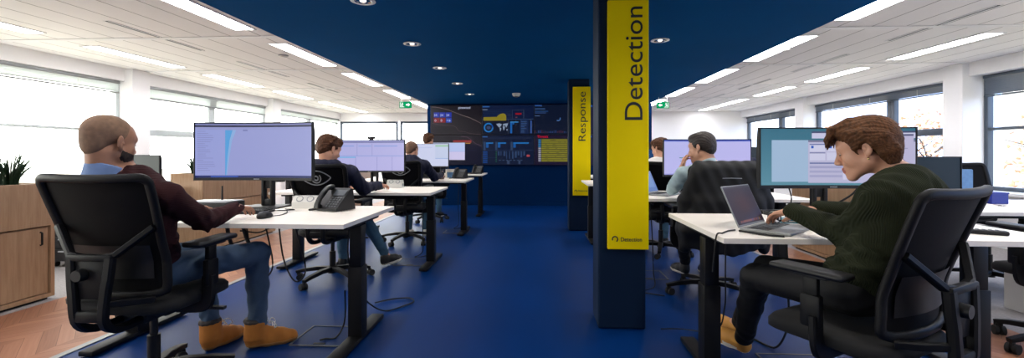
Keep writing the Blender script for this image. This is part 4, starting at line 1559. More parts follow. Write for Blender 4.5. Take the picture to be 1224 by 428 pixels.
# ------------------------------------------------------------------ office chair
def make_chair(name='office_chair'):
    """facing +Y, origin on the floor under the gas lift"""
    t = thing(name, '', 'chair', (0, 0, 0), 0, 'black mesh office chairs')
    base = MB()
    base.cyl((0, 0, 0.075), (0, 0, 0.135), 0.042, 0.036, 24)
    for k in range(5):
        a = PI / 2 + 0.32 + 2 * PI * k / 5
        d = V((math.cos(a), math.sin(a), 0))
        base.bar([d * 0.03 + V((0, 0, 0.112)), d * 0.14 + V((0, 0, 0.112)), d * 0.26 + V((0, 0, 0.095)), d * 0.335 + V((0, 0, 0.078))], 0.05, 0.036, scale=lambda q: 1.1 - 0.42 * q)
    base.build('star_base', M['chair_frame'], t)
    for k in range(5):
        a = PI / 2 + 0.32 + 2 * PI * k / 5
        d = V((math.cos(a), math.sin(a), 0))
        c = d * 0.325
        sw = a + 0.9 + k
        ax = V((math.cos(sw), math.sin(sw), 0))
        tr = V((-math.sin(sw), math.cos(sw), 0))
        m = MB()
        for s_ in (-1, 1):
            p = c + tr * 0.02 + ax * (0.017 * s_) + V((0, 0, 0.029))
            m.cyl(p - ax * 0.010, p + ax * 0.010, 0.029, seg=18)
        m.box(c + tr * 0.012 + V((0, 0, 0.045)), (0.024, 0.024, 0.045), 0.006, rot=Matrix.Rotation(sw, 3, 'Z'))
        m.cyl(c + V((0, 0, 0.05)), c + V((0, 0, 0.085)), 0.009, seg=10)
        m.build('caster', M['rubber'], t)
    MB().cyl((0, 0, 0.13), (0, 0, 0.27), 0.027, seg=20).cyl((0, 0, 0.27), (0, 0, 0.41), 0.017, seg=16).build('gas_lift', M['black_metal'], t)
    m = MB()
    m.box((0, 0.0, 0.40), (0.16, 0.26, 0.06), 0.012)
    m.box((0, -0.02, 0.418), (0.30, 0.16, 0.044), 0.006)
    m.box((0, 0.06, 0.375), (0.10, 0.10, 0.04), 0.01)
    m.build('tilt_mechanism', M['black_plastic'], t)
    m = MB()
    m.tube([(0.06, 0.06, 0.385), (0.2, 0.07, 0.385), (0.27, 0.08, 0.38)], 0.007, 8)
    m.bar([(0.22, 0.073, 0.383), (0.3, 0.083, 0.378)], 0.03, 0.014)
    m.build('lever', M['black_plastic'], t)

    # seat cushion
    def seat(z0, z1, inset):
        def f(u, v):
            a = 2 * PI * u
            # super-ellipse outline
            ca, sa = math.cos(a), math.sin(a)
            e = 0.45
            x = (0.25 - inset) * math.copysign(abs(ca) ** e, ca)
            y = (0.245 - inset) * math.copysign(abs(sa) ** e, sa) + 0.02
            return x, y
        return f
    m = MB()
    rings = [(0.436, 0.05), (0.438, 0.012), (0.448, 0.0), (0.478, 0.0), (0.494, 0.014), (0.499, 0.05), (0.496, 0.12), (0.494, 0.24)]
    vs = []
    nseg = 48
    for z, ins in rings:
        f = seat(0, 0, ins)
        row = []
        for k in range(nseg):
            x, y = f(k / nseg, 0)
            dz = -0.018 * max(0, (y - 0.12) / 0.145) ** 2
            row.append(m.bm.verts.new((x, y, z + dz)))
        vs.append(row)
    for A, B in zip(vs, vs[1:]):
        for j in range(nseg):
            m.bm.faces.new((A[j], A[(j + 1) % nseg], B[(j + 1) % nseg], B[j]))
    m.bm.faces.new(list(reversed(vs[0])))
    m.bm.faces.new(vs[-1])
    m.build('seat', M['seat_fabric'], t, angle=60)

    # back: curved frame with netting stretched in it
    def by(z):
        return -0.195 - 0.36 * max(0, z - 0.68) ** 1.1 + 0.04 * (0.68 - z) * (1 if z < 0.68 else 0)

    def half(z):
        return 0.222 + 0.02 * (z - 0.5) / 0.57 - 0.010 * math.exp(-((z - 0.76) / 0.12) ** 2)

    def back(u, z):
        """u -1..1 across"""
        return V((u * half(z), by(z) + 0.035 * u * u - 0.035 + 0.012, z))
    zs = [0.53, 0.565, 0.61, 0.68, 0.76, 0.85, 0.95, 1.005]
    loop = [back(-0.72, 0.528), back(-0.95, 0.543)] + [back(-1, z) for z in zs[1:]] + [back(-0.99, 1.033), back(-0.88, 1.05), back(-0.5, 1.048), back(0, 1.046), back(0.5, 1.048), back(0.88, 1.05), back(0.99, 1.033)]
    loop += [back(1, z) for z in reversed(zs[1:])] + [back(0.95, 0.543), back(0.72, 0.528), back(0.3, 0.526), back(-0.3, 0.526)]
    bf = MB().bar(loop, 0.036, 0.026, up=(0, 1, 0), closed=True, smooth=4, ch=0.5).build('back_frame', M['chair_frame'], t, angle=60)
    MB().surf(lambda i, j: back(2 * i - 1, 0.535 + 0.503 * j) + V((0, 0.004, 0)), 14, 22).build('back_mesh', M['chair_mesh'], t)
    MB().surf(lambda i, j: back((2 * i - 1) * 0.8, 0.60 + 0.15 * j) + V((0, -0.006, 0)), 10, 6).build('lumbar_pad', M['black_plastic'], t)
    m = MB()
    # bracket: U-shaped pair of arms from under the seat, a plate and a V to the frame's sides
    for sx in (-1, 1):
        m.bar([(sx * 0.045, -0.06, 0.40), (sx * 0.05, -0.17, 0.388), (sx * 0.055, -0.265, 0.40), (sx * 0.06, -0.315, 0.45), (sx * 0.07, -0.318, 0.56), (sx * 0.080, -0.314, 0.64), (sx * 0.086, -0.310, 0.715)], 0.038, 0.034, up=(0, 1, 0.2), smooth=4, ch=0.45)
        e = back(sx * 0.96, 0.835)
        m.bar([(sx * 0.04, -0.308, 0.715), (sx * 0.10, -0.302, 0.725), e + V((0, -0.012, 0))], 0.026, 0.03, up=(0, 1, 0), ch=0.4)
        m.bar([(sx * 0.06, -0.315, 0.52), (sx * 0.14, -0.27, 0.52), back(sx * 0.8, 0.51) + V((0, -0.01, 0))], 0.03, 0.024, up=(0, 1, 0), ch=0.4)
    m.box((0, -0.312, 0.715), (0.2, 0.03, 0.028), 0.006)
    m.box((0, -0.318, 0.47), (0.14, 0.03, 0.05), 0.01)
    m.box((0, -0.310, 0.625), (0.15, 0.012, 0.17), 0.004)
    m.build('back_bracket', M['chair_frame'], t)
    m = MB()
    m.cyl((-0.03, -0.318, 0.645), (-0.03, -0.348, 0.645), 0.026, 0.023, 20)
    m.build('tension_knob', M['black_plastic'], t)
    for sx in (-1, 1):
        m = MB()
        m.bar([(sx * 0.12, 0.0, 0.412), (sx * 0.24, 0.0, 0.415), (sx * 0.275, 0.0, 0.45), (sx * 0.275, 0.005, 0.56)], 0.06, 0.026, up=(0, 0, 1) if False else (0, 1, 0), smooth=4, ch=0.4)
        m.box((sx * 0.274, 0.02, 0.575), (0.036, 0.075, 0.13), 0.012)
        m.box((sx * 0.272, 0.022, 0.655), (0.026, 0.055, 0.11), 0.008)
        a = m.build('armrest', M['chair_frame'], t)
        p = MB()
        p.box((sx * 0.268, 0.03, 0.728), (0.095, 0.27, 0.026), 0.012, seg=3)
        p.box((sx * 0.268, 0.025, 0.712), (0.06, 0.14, 0.012), 0.004)
        p.build('arm_pad', M['black_plastic'], a)
    t['back_fn'] = 0
    del t['back_fn']
    return t, back


chair0, chair_back = make_chair()


def eye_logo(ch):
    """printed almond eye with its iris on the rear of the netting"""
    m = MB()
    R_ = lambda u, z: chair_back(u, z) + V((0, -0.006, 0))
    zc = 0.945
    top = [R_(-0.52 + 1.04 * k / 16, zc + 0.062 * math.sin(PI * k / 16) ** 0.8 + 0.01 * (k / 16 - 0.5)) for k in range(17)]
    bot = [R_(-0.52 + 1.04 * k / 16, zc - 0.058 * math.sin(PI * k / 16) ** 0.8 + 0.01 * (k / 16 - 0.5)) for k in range(17)]
    m.bar(top, 0.009, 0.002, up=(0, 1, 0))
    m.bar(bot, 0.009, 0.002, up=(0, 1, 0))
    for r_, a0, a1, w_ in ((0.04, 200, 400, 0.010), (0.018, 0, 360, 0.012)):
        pts = []
        for k in range(19):
            a = math.radians(a0 + (a1 - a0) * k / 18)
            pts.append(R_(r_ * math.cos(a) / 0.24, zc + r_ * math.sin(a)))
        m.bar(pts, w_, 0.002, up=(0, 1, 0))
    m.build('eye_logo', M['logo_grey'], ch)


# ------------------------------------------------------------------ sit-stand desk
DZ = 0.775


def make_desk(L, name='desk'):
    """origin on the floor at the middle of the front edge; depth runs +Y"""
    D = 0.85
    t = thing(name, '', 'desk', (0, 0, 0), 0, 'white height-adjustable desks')
    MB().box((0, D / 2, DZ - 0.0125), (L, D, 0.025), 0.002).build('tabletop', M['desk_white'], t, smooth=False)
    for sx in (-1, 1):
        x = sx * (L / 2 - 0.085)
        m = MB()
        m.box((x, D * 0.47, 0.24), (0.085, 0.095, 0.44), 0.004)
        m.box((x, D * 0.47, 0.58), (0.072, 0.08, 0.26), 0.004)
        m.box((x, D * 0.47, 0.735), (0.09, 0.5, 0.028), 0.006)
        lg = m.build('leg', M['black_metal'], t)
        f = MB()
        f.box((x, D * 0.48, 0.022), (0.085, 0.70, 0.03), 0.008)
        for yy in (0.11, 0.70):
            f.cyl((x, yy, 0.0), (x, yy, 0.012), 0.022, seg=14)
        f.build('foot', M['black_metal'], lg)
    MB().box((0, D * 0.5, 0.725), (L - 0.3, 0.05, 0.04), 0.004).build('crossbeam', M['black_metal'], t)
    m = MB()
    m.box((0, D * 0.78, 0.655), (L * 0.55, 0.12, 0.004)).box((0, D * 0.78 - 0.06, 0.685), (L * 0.55, 0.004, 0.06)).box((0, D * 0.78 + 0.06, 0.70), (L * 0.55, 0.004, 0.09))
    for sx in (-1, 1):
        m.box((sx * L * 0.2, D * 0.78 + 0.06, 0.725), (0.03, 0.006, 0.05))
    m.build('cable_tray', M['black_metal'], t)
    return t


# ------------------------------------------------------------------ monitor
def make_monitor(label, w, h, zc, loc, rects, base, R=1.9, rz=0.0, polys=(), gap=0.1, mark=True, group='curved widescreen monitors', camtop=False):
    """origin on the desk under the stand; zc: panel centre above the desk; the panel faces -Y, gap in front of the stand"""
    t = thing('monitor', label, 'monitor', loc, rz, group)
    a = w / 2 / R if R else 0

    def P(u, z, d):
        x = (u - 0.5) * w
        if R:
            return V((R * math.sin(x / R), R * math.cos(x / R) - R - gap + d, z))
        return V((x, -gap + d, z))
    m = MB()
    n = 20
    # casing: a curved box with a thin rim in front of the picture and a bulge behind
    sec = [(-h / 2, -0.006), (-h / 2, 0.022), (-h * 0.3, 0.034), (h * 0.3, 0.034), (h / 2, 0.02), (h / 2, -0.006), (h / 2 - 0.007, -0.006), (h / 2 - 0.007, 0.0), (-h / 2 + 0.018, 0.0), (-h / 2 + 0.018, -0.006)]
    rows = [[m.bm.verts.new(P(i / n, zc + z, d)) for z, d in sec] for i in range(n + 1)]
    q = len(sec)
    for A, B in zip(rows, rows[1:]):
        for j in range(q):
            m.bm.faces.new((A[j], A[(j + 1) % q], B[(j + 1) % q], B[j]))
    m.bm.faces.new(rows[0]); m.bm.faces.new(list(reversed(rows[-1])))
    for u in (0.0045, 0.9955):
        pts = [P(u, zc - h / 2 + 0.002, -0.003), P(u, zc + h / 2 - 0.002, -0.003)]
        m.bar(pts, 0.007, 0.008, up=(0, 1, 0))
    case = m.build('casing', M['black_plastic'], t, smooth=True, angle=35)
    s_ = picture_mesh('screen', w - 0.016, h - 0.027, rects, base, R, t, 18, polys)
    s_.location = (0, -gap - 0.0012, zc + 0.0055)
    if mark:
        c = P(0.5, zc - h / 2 + 0.009, -0.0075)
        mk = MB()
        for k in range(5):
            mk.box((c.x - 0.016 + 0.008 * k, c.y, c.z), (0.006, 0.002, 0.006))
        mk.build('maker_mark', M['grey_plastic'], case, smooth=False)
    m = MB()
    m.box((0, 0.02, 0.006), (0.27, 0.2, 0.012), 0.005)
    m.build('stand_base', M['black_plastic'], t)
    m = MB()
    hz = zc - 0.012
    m.box((-0.031, 0.045, hz / 2 + 0.01), (0.024, 0.04, hz), 0.006)
    m.box((0.031, 0.045, hz / 2 + 0.01), (0.024, 0.04, hz), 0.006)
    m.box((0, 0.05, hz * 0.66 + 0.01), (0.06, 0.03, hz * 0.68), 0.004)
    m.box((0, 0.047, 0.03), (0.06, 0.034, 0.05), 0.004)
    m.box((0, -gap / 2 + 0.03, zc), (0.09, max(0.04, gap), 0.09), 0.008)
    m.build('stand_neck', M['black_plastic'], t)
    return t


def make_keyboard(label, loc, rz=0.0, w=0.44):
    t = thing('keyboard', label, 'keyboard', loc, rz, 'keyboards')
    MB().box((0, 0, 0.009), (w, 0.14, 0.014), 0.004).build('case', M['black_plastic'], t)
    k = MB()
    for r_ in range(5):
        n = 15
        for c in range(n):
            k.box((-w / 2 + 0.02 + (w - 0.04) * c / (n - 1), -0.05 + 0.025 * r_, 0.019), (w / n * 0.78, 0.019, 0.007), 0.0015, seg=1)
    k.build('keys', M['chair_frame'], t, smooth=False)
    return t


def make_mouse(label, loc, rz=0.0):
    t = thing('mouse', label, 'mouse', loc, rz, 'computer mice')
    S = SDF()
    S.ell((0, -0.008, 0.012), (0.034, 0.052, 0.028), None, 0.02)
    S.ell((0, 0.03, 0.01), (0.03, 0.036, 0.018), None, 0.02)
    S.cut((0, 0, 0.001), (0, 0, -1))
    o = link('shell', S.mesh('shell', 0.004, [M['black_plastic']], (0, 0, 0)), t)
    MB().cyl((-0.004, 0.042, 0.022), (0.004, 0.042, 0.022), 0.011, seg=14).build('scroll_wheel', M['grey_plastic'], t)
    return t


def make_phone(label, loc, rz=0.0):
    """desk telephone: handset standing in its cradle beside a tilted key face with a small screen"""
    t = thing('desk_phone', label, 'telephone', loc, rz, 'black desk phones')
    t.scale = (0.88, 0.88, 0.88)
    m = MB()
    side = [(-0.105, 0.004), (0.09, 0.004), (0.09, 0.018), (0.065, 0.16), (0.045, 0.165), (-0.105, 0.022)]
    m.prism(side, -0.10, 0.10, lambda y, z, x: (x, y, z))
    body = m.build('body', M['black_plastic'], t, smooth=False)
    dirv = V((0, 0.15, 0.143)).normalized()
    nrm = V((0, -0.143, 0.15)).normalized()
    o = V((0, -0.105, 0.022))
    rot = Matrix((V((1, 0, 0)), dirv, nrm)).transposed()
    k = MB()
    for r_ in range(5):
        for c in range(4):
            k.box(o + V((-0.005 + 0.026 * c, 0, 0)) + dirv * (0.022 + 0.021 * r_) + nrm * 0.003, (0.018, 0.014, 0.006), 0.002, rot, 1)
    k.build('keys', M['key_grey'], body, smooth=False)
    MB().box(o + V((0.034, 0, 0)) + dirv * 0.155 + nrm * 0.003, (0.11, 0.055, 0.004), 0.001, rot).build('display', M['dark_grey'], body, smooth=False)
    h = MB()
    a = [o + V((-0.065, 0, 0)) + dirv * d + nrm * e for d, e in ((-0.015, 0.018), (0.02, 0.04), (0.09, 0.056), (0.16, 0.046), (0.2, 0.022))]
    h.bar(a, 0.046, 0.026, up=(0, 0, 1), smooth=5, ch=0.5, scale=lambda q: 0.8 + 0.35 * abs(2 * q - 1))
    h.ball(o + V((-0.065, 0, 0)) + dirv * 0.005 + nrm * 0.018, 0.026, (1, 1, 0.7), 14)
    h.ball(o + V((-0.065, 0, 0)) + dirv * 0.185 + nrm * 0.022, 0.026, (1, 1, 0.7), 14)
    h.build('handset', M['black_plastic'], t)
    m = MB()
    m.tube([(-0.10, -0.095, 0.012), (-0.15, -0.12, 0.008), (-0.16, -0.05, 0.008), (-0.12, 0.0, 0.01)], 0.007, 8, smooth=6)
    m.build('handset_cord', M['rubber'], t)
    return t


def make_power_cube(label, loc, rz=0.0):
    t = thing('power_socket_block', label, 'socket block', loc, rz, 'white socket blocks')
    m = MB()
    m.prism([(-0.045, 0), (0.045, 0), (0.045, 0.05), (0.02, 0.085), (-0.012, 0.085), (-0.045, 0.045)], -0.085, 0.085, lambda y, z, x: (x, y, z))
    m.build('case', M['white_plastic'], t, smooth=False)
    n = V((0, -0.040, 0.033)).normalized()
    for sx in (-1, 1):
        c = V((sx * 0.036, -0.0285, 0.065))
        s_ = MB()
        s_.cyl(c - n * 0.002, c + n * 0.003, 0.024, seg=24)
        so = s_.build('socket', M['grey_plastic'], t)
        MB().cyl(c + n * 0.001, c + n * 0.004, 0.018, seg=20).build('socket_well', M['white_plastic'], so)
    MB().box((0.086, 0, 0.03), (0.004, 0.05, 0.03)).build('end_plate', M['grey_plastic'], t, smooth=False)
    return t


# ------------------------------------------------------------------ oak planter cabinets
def cabinet(label, x0, x1, y0, y1, face, plants):
    """cupboard with a planter trough on top; face +1 looks to +X, -1 to -X"""
    t = thing('planter_cabinet', label, 'cabinet', ((x0 + x1) / 2, y0, 0), 0, 'oak planter cabinets')
    W_, L_ = x1 - x0, y1 - y0
    Hs, Hc = 0.61, 0.92
    m = MB()
    for yy in (0.0, L_ - 0.03):
        m.box((0, yy + 0.015, Hs / 2 + 0.01), (W_, 0.03, Hs - 0.02), 0.002)
    m.box((0, L_ / 2, Hs - 0.0125), (W_, L_ - 0.06, 0.025), 0.002)
    m.box((0, L_ / 2, 0.035), (W_, L_ - 0.06, 0.03), 0.002)
    m.box((-face * (W_ / 2 - 0.01), L_ / 2, Hs / 2), (0.02, L_ - 0.06, Hs - 0.1), 0.002)
    m.build('carcass', M['oak'], t, smooth=False)
    nd = max(2, round(L_ / 0.75))
    for k in range(nd):
        a, b = 0.035 + (L_ - 0.07) * k / nd, 0.035 + (L_ - 0.07) * (k + 1) / nd
        d = MB().box((face * (W_ / 2 - 0.015 - 0.006 * (k % 2)), (a + b) / 2, Hs / 2 + 0.01), (0.016, b - a - 0.006, Hs - 0.09), 0.002).build('door', M['oak'], t, smooth=False)
        yy = b - 0.07
        MB().bar([(face * (W_ / 2), yy, 0.44), (face * (W_ / 2 + 0.014), yy, 0.445), (face * (W_ / 2 + 0.014), yy, 0.535), (face * (W_ / 2), yy, 0.54)], 0.012, 0.010, up=(0, 1, 0)).build('handle', M['black_metal'], d)
    m = MB()
    for sx in (-1, 1):
        m.box((sx * (W_ / 2 - 0.01), L_ / 2, (Hs + Hc) / 2), (0.02, L_, Hc - Hs), 0.002)
        m.box((0, L_ / 2 + sx * (L_ / 2 - 0.01), (Hs + Hc) / 2), (W_ - 0.04, 0.02, Hc - Hs), 0.002)
    tr = m.build('planter_trough', M['oak'], t, smooth=False)
    MB().box((0, L_ / 2, Hc - 0.05), (W_ - 0.04, L_ - 0.04, 0.06)).build('soil', M['soil'], tr, smooth=False)
    MB().box((0, L_ / 2, 0.01), (W_ - 0.06, L_ - 0.06, 0.02)).build('plinth', M['black_metal'], t, smooth=False)
    for i, (px, py, lab, mm, hh, nb, wd) in enumerate(plants):
        m = MB()
        for k in range(nb):
            a = random.uniform(0, 2 * PI)
            r0 = random.uniform(0, 0.05)
            lean = random.uniform(0.05, 0.75) ** 1.4
            L0 = hh * random.uniform(0.55, 1.1)
            b0 = V((r0 * math.cos(a), r0 * math.sin(a), 0))
            d = V((math.cos(a), math.sin(a), 0))
            pts = [b0 + d * (L0 * lean * q ** 1.8) + V((0, 0, L0 * (q - 0.35 * lean * q * q))) for q in (0, .25, .5, .75, 1)]
            m.sweep(pts, [(-wd, 0), (0, -wd * 0.25), (wd, 0), (0, wd * 0.15)], up=(math.sin(a), -math.cos(a), 0.1), scale=lambda q: max(0.08, math.sin(PI * (0.18 + 0.8 * q)) if q < 0.95 else 0.08))
        o = m.build('grass_plant', mm, loc=(px, py, Hc - 0.008))
        tag(o, lab, 'plant', 'plants in the planter cabinets')
    return t


# ------------------------------------------------------------------ desks and chairs
deskL = make_desk(1.6)
deskL.location = (-1.83, 2.34, 0)
deskL['label'] = 'white sit-stand desk of the bald man, with black telephone and white socket block'
desk_rows = [(-1.83, 4.27, 'white sit-stand desk where the brown-haired man in a navy hoodie rests his hand'),
             (-1.80, 6.19, 'white sit-stand desk of the short-haired man in navy, with tent calendar and telephone'),
             (-1.80, 8.11, 'white sit-stand desk standing next to the display wall, under the last telephone')]
for x, y, lab in desk_rows:
    dup(deskL, lab, (x, y, 0))
deskR = make_desk(1.5)
deskR.location = (1.575, 2.06, 0)
deskR['label'] = 'white sit-stand desk of the woman in green, holding laptop and remote control'
for x, y, lab in ((1.53, 3.84, 'white sit-stand desk of the man in the pale shirt, chair with black coat before it'),
                  (1.37, 5.66, 'white sit-stand desk of the person in white, partly behind the large Detection sign'),
                  (1.45, 7.35, 'white sit-stand desk farther down, half hidden behind the yellow Response sign')):
    dup(deskR, lab, (x, y, 0))
# window-side desks
for x, y, lab in ((3.42, 3.08, 'white desk by the wall sockets, under the black bag on the sill'), (3.9, 6.85, 'white desk by the windows beyond the oak cabinet on the woman in green side'),
                  (-4.86, 4.1, 'white desk by the windows behind the bald man, carrying a dark monitor'), (-4.95, 7.15, 'white desk by the windows beyond the second oak cabinet')):
    dup(deskR, lab, (x, y, 0))

GC = 'black mesh office chairs'
chair0.location = (-1.87, 2.10, 0)
chair0['label'] = 'black mesh office chair the bald man sits in'
C2 = dup(chair0, 'black mesh chair with printed eye, under the brown-haired man in navy hoodie', (-1.86, 4.0, 0), 0.0, GC)
eye_logo(C2)
C3 = dup(chair0, 'black mesh chair with printed eye, under the short-haired man in navy', (-1.70, 5.80, 0), 0, GC)
eye_logo(C3)
dup(chair0, 'black mesh chair of the person seated next to the display wall', (-1.87, 7.66, 0), 0, GC)
CW = dup(chair0, 'black mesh office chair the woman in green sits in, seen from its side', (1.28, 1.89, 0), math.radians(30), GC)
CW.scale = (1, 1, 0.972)
CR2 = dup(chair0, 'black office chair under the black coat, used by the man in the pale shirt', (1.385, 3.76, 0), 0, GC)
dup(chair0, 'black office chair of the person in white beside the large Detection sign', (1.42, 5.32, 0), 0, GC)
dup(chair0, 'empty black chair tucked in by the wall sockets, only an armrest showing', (3.04, 2.76, 0), 0, GC)
dup(chair0, 'black chair on the far side of the desk by the wall sockets', (3.95, 4.2, 0), PI, GC)
t = thing('dark_castor_unit', 'low dark castor object shaped as drawer unit, on the carpet behind the first oak cabinet', 'drawer unit', (-4.75, 4.55, 0), 0)  # made-up drawer unit, stands in for an unidentified low dark object
MB().box((0, 0, 0.25), (0.42, 0.5, 0.38), 0.006).build('carcass', M['black_metal'], t, smooth=False)
for k in range(3):
    d = MB().box((0, -0.258, 0.13 + 0.122 * k), (0.40, 0.014, 0.112), 0.003).build('drawer', M['black_plastic'], t, smooth=False)
    MB().box((0, -0.272, 0.165 + 0.122 * k), (0.14, 0.016, 0.012), 0.003).build('handle', M['grey_plastic'], d, smooth=False)
for sx in (-1, 1):
    for sy in (-1, 1):
        MB().cyl((sx * 0.17 - 0.012, sy * 0.2, 0.028), (sx * 0.17 + 0.012, sy * 0.2, 0.028), 0.028, seg=16).box((sx * 0.17, sy * 0.2, 0.05), (0.036, 0.036, 0.02)).build('caster', M['rubber'], t)
dup(chair0, 'black chair of the person seated near the windows beyond the oak cabinet', (2.85, 6.3, 0), 0, GC)

# ------------------------------------------------------------------ monitors
LAV = (160, 163, 216)


def shade(c0, c1):
    return lambda u, v: tuple(c0[i] + (c1[i] - c0[i]) * (0.5 * u + 0.5 * v) for i in range(3))


r1 = [(0, 0, 1, 0.035, (120, 124, 172)), (0, 0.035, 1, 0.065, (38, 40, 66)), (0, 0.065, 1, 0.11, (150, 154, 206)), (0, 0.96, 1, 1, (30, 44, 104)), (0.12, 0.965, 0.34, 0.995, (52, 84, 170)), (0.235, 0.11, 1, 0.955, (152, 158, 212)),
      (0.38, 0.115, 0.42, 0.135, (110, 116, 170))]
for i in range(20):
    r1.append((0.015, 0.14 + 0.038 * i, 0.06 + 0.1 * random.random(), 0.15 + 0.038 * i, (132, 136, 190)))
p1 = [([(0.235, 0.12), (0.235, 0.955), (0.243, 0.955), (0.255, 0.6), (0.272, 0.3), (0.295, 0.12)], (84, 160, 220)), ([(0.295, 0.12), (0.272, 0.3), (0.255, 0.6), (0.243, 0.955), (0.25, 0.955), (0.27, 0.6), (0.292, 0.3), (0.325, 0.12)], (140, 176, 224))]
make_monitor('large curved monitor with pale lavender screen in front of the bald man', 0.83, 0.393, 0.392, (-1.905, 3.05, DZ), r1, shade((150, 160, 218), (156, 160, 214)), polys=p1, gap=0.085)
r2 = [(0, 0, 1, 0.05, (150, 152, 200)), (0, 0.05, 1, 0.08, (110, 112, 160)), (0.02, 0.18, 0.28, 0.2, (110, 150, 220)), (0.34, 0.18, 0.52, 0.2, (120, 160, 224)), (0.56, 0.18, 0.9, 0.2, (110, 150, 220)), (0, 0.5, 1, 0.52, (140, 160, 220)), (0, 0.54, 0.3, 0.58, (120, 180, 230)),
      (0.3, 0.54, 0.305, 1, (130, 134, 190)), (0.6, 0.54, 0.605, 1, (130, 134, 190)), (0.82, 0.54, 0.825, 1, (130, 134, 190)), (0.32, 0.1, 0.325, 0.5, (130, 134, 190)), (0.53, 0.1, 0.535, 0.5, (130, 134, 190))]
make_monitor('curved monitor with black webcam on its top edge, before the brown-haired man in navy', 0.81, 0.36, 0.352, (-1.845, 4.97, DZ), r2, shade((174, 176, 226), (190, 186, 234)))
r3 = [(0.74, 0.05, 1, 0.12, (150, 200, 160)), (0.02, 0.16, 0.68, 0.17, (150, 170, 220)), (0.74, 0.13, 1, 0.65, (196, 206, 234)), (0.74, 0.64, 1, 0.66, (120, 160, 220))]
make_monitor('monitor with white page on screen, before the short-haired man in navy', 0.81, 0.36, 0.352, (-1.735, 6.84, DZ), r3, (206, 212, 240))
make_monitor('monitor with pale blue screen standing next to the display wall', 0.81, 0.36, 0.42, (-1.80, 8.78, DZ), [(0, 0, 1, 0.03, (190, 200, 230)), (0, 0.5, 1, 0.52, (150, 170, 230)), (0, 0.52, 1, 1, (206, 200, 236))], shade((176, 196, 240), (190, 200, 240)))
# the woman's monitor
r5 = [(0.08, 0.2, 0.34, 0.94, (160, 186, 214)), (0.335, 0.2, 1.0, 0.96, (186, 184, 214)), (0.335, 0.2, 1, 0.235, (120, 120, 150)), (0.36, 0.045, 1, 0.17, (200, 200, 228)), (0.36, 0.045, 1, 0.075, (70, 76, 110)),
      (0.345, 0.27, 0.45, 0.40, (206, 206, 232)), (0.46, 0.27, 0.56, 0.40, (206, 206, 232)), (0.57, 0.27, 0.68, 0.40, (206, 206, 232)), (0.345, 0.27, 0.45, 0.285, (70, 90, 150)), (0.46, 0.27, 0.56, 0.285, (70, 90, 150)), (0.57, 0.27, 0.68, 0.285, (70, 90, 150)),
      (0.355, 0.30, 0.372, 0.345, (40, 90, 190)), (0.475, 0.30, 0.492, 0.345, (40, 90, 190)), (0.355, 0.45, 0.372, 0.50, (220, 60, 80)), (0.345, 0.42, 0.45, 0.435, (90, 100, 150)), (0.345, 0.435, 0.45, 0.56, (204, 204, 230)), (0.46, 0.42, 0.56, 0.56, (204, 204, 230)),
      (0.345, 0.6, 0.56, 0.62, (80, 96, 150)), (0.345, 0.66, 0.56, 0.70, (160, 160, 196)), (0.345, 0.74, 0.56, 0.78, (164, 164, 200)), (0.345, 0.82, 0.56, 0.86, (164, 164, 200)), (0.565, 0.66, 0.65, 0.9, (208, 206, 232)), (0.59, 0.72, 0.598, 0.78, (210, 60, 70)), (0.57, 0.64, 0.65, 0.66, (70, 76, 110)),
      (0.7, 0.1, 0.99, 0.95, (188, 184, 216)), (0.7, 0.1, 0.99, 0.13, (80, 84, 120))]
for i in range(9):
    r5.append((0.72, 0.2 + 0.07 * i, 0.72 + random.uniform(.1, .24), 0.215 + 0.07 * i, (150, 148, 186)))
make_monitor('large curved monitor with teal desktop and white windows before the woman in green', 0.85, 0.345, 0.352, (1.665, 2.74, DZ), r5, lambda u, v: (52 + 40 * v, 108 + 34 * v, 130 + 30 * v), gap=0.085, R=2.3)
make_monitor('curved monitor with two short green lines on lavender, before the man in the pale shirt', 0.84, 0.365, 0.335, (1.635, 4.62, DZ),
             [(0, 0, 1, 0.04, (70, 90, 190)), (0.19, 0.50, 0.28, 0.522, (40, 130, 120)), (0.20, 0.60, 0.27, 0.615, (70, 140, 140)), (0, 0.97, 1, 1, (150, 150, 214))], shade((184, 186, 238), (196, 190, 244)))
rb = [(0.3, 0.3, 0.7, 0.8, (10, 60, 110))]
for i in range(40):
    x, y = random.uniform(.25, .75), random.uniform(.2, .9)
    rb.append((x, y, x + .03, y + .03, random.choice([(0, 90, 150), (10, 120, 170), (8, 40, 90)])))
make_monitor('monitor showing a dark blue globe graphic beside the large Detection sign', 0.81, 0.36, 0.35, (1.52, 6.36, DZ), rb, (8, 14, 26))
# window-side screens, switched off, yet given a faint grey glow in place of reflections
make_monitor('dark switched-off flat monitor by the windows behind the bald man', 0.60, 0.28, 0.225, (-4.42, 4.80, DZ), [], (70, 76, 74), R=None, group='dark flat monitors', mark=False)
make_monitor('dark flat monitor behind the woman in green, beside a blue desk divider', 0.56, 0.30, 0.205, (2.84, 3.62, DZ), [], (20, 34, 42), R=None, group='dark flat monitors', mark=False)
make_monitor('dark flat monitor by the windows, between the pale shirt man and the large teal-screen monitor', 0.6, 0.36, 0.30, (3.35, 7.2, DZ), [], (40, 48, 56), R=None, group='dark flat monitors', mark=False)
make_monitor('white flat monitor by the windows beyond the second oak cabinet', 0.6, 0.34, 0.28, (-4.6, 7.6, DZ), [], (120, 126, 130), R=None, group='dark flat monitors', mark=False)

# webcam on the second monitor
t = thing('webcam', 'small black webcam clipped on the monitor of the brown-haired man in navy', 'webcam', (-1.83, 4.872, 1.309))
MB().box((0, 0, 0.018), (0.085, 0.03, 0.03), 0.01, seg=3).build('housing', M['black_plastic'], t)
MB().cyl((0, -0.014, 0.018), (0, -0.02, 0.018), 0.010, seg=16).build('lens', M['dark_grey'], t)
MB().box((0, 0.004, 0.0), (0.04, 0.03, 0.008), 0.002).build('clip', M['black_plastic'], t)

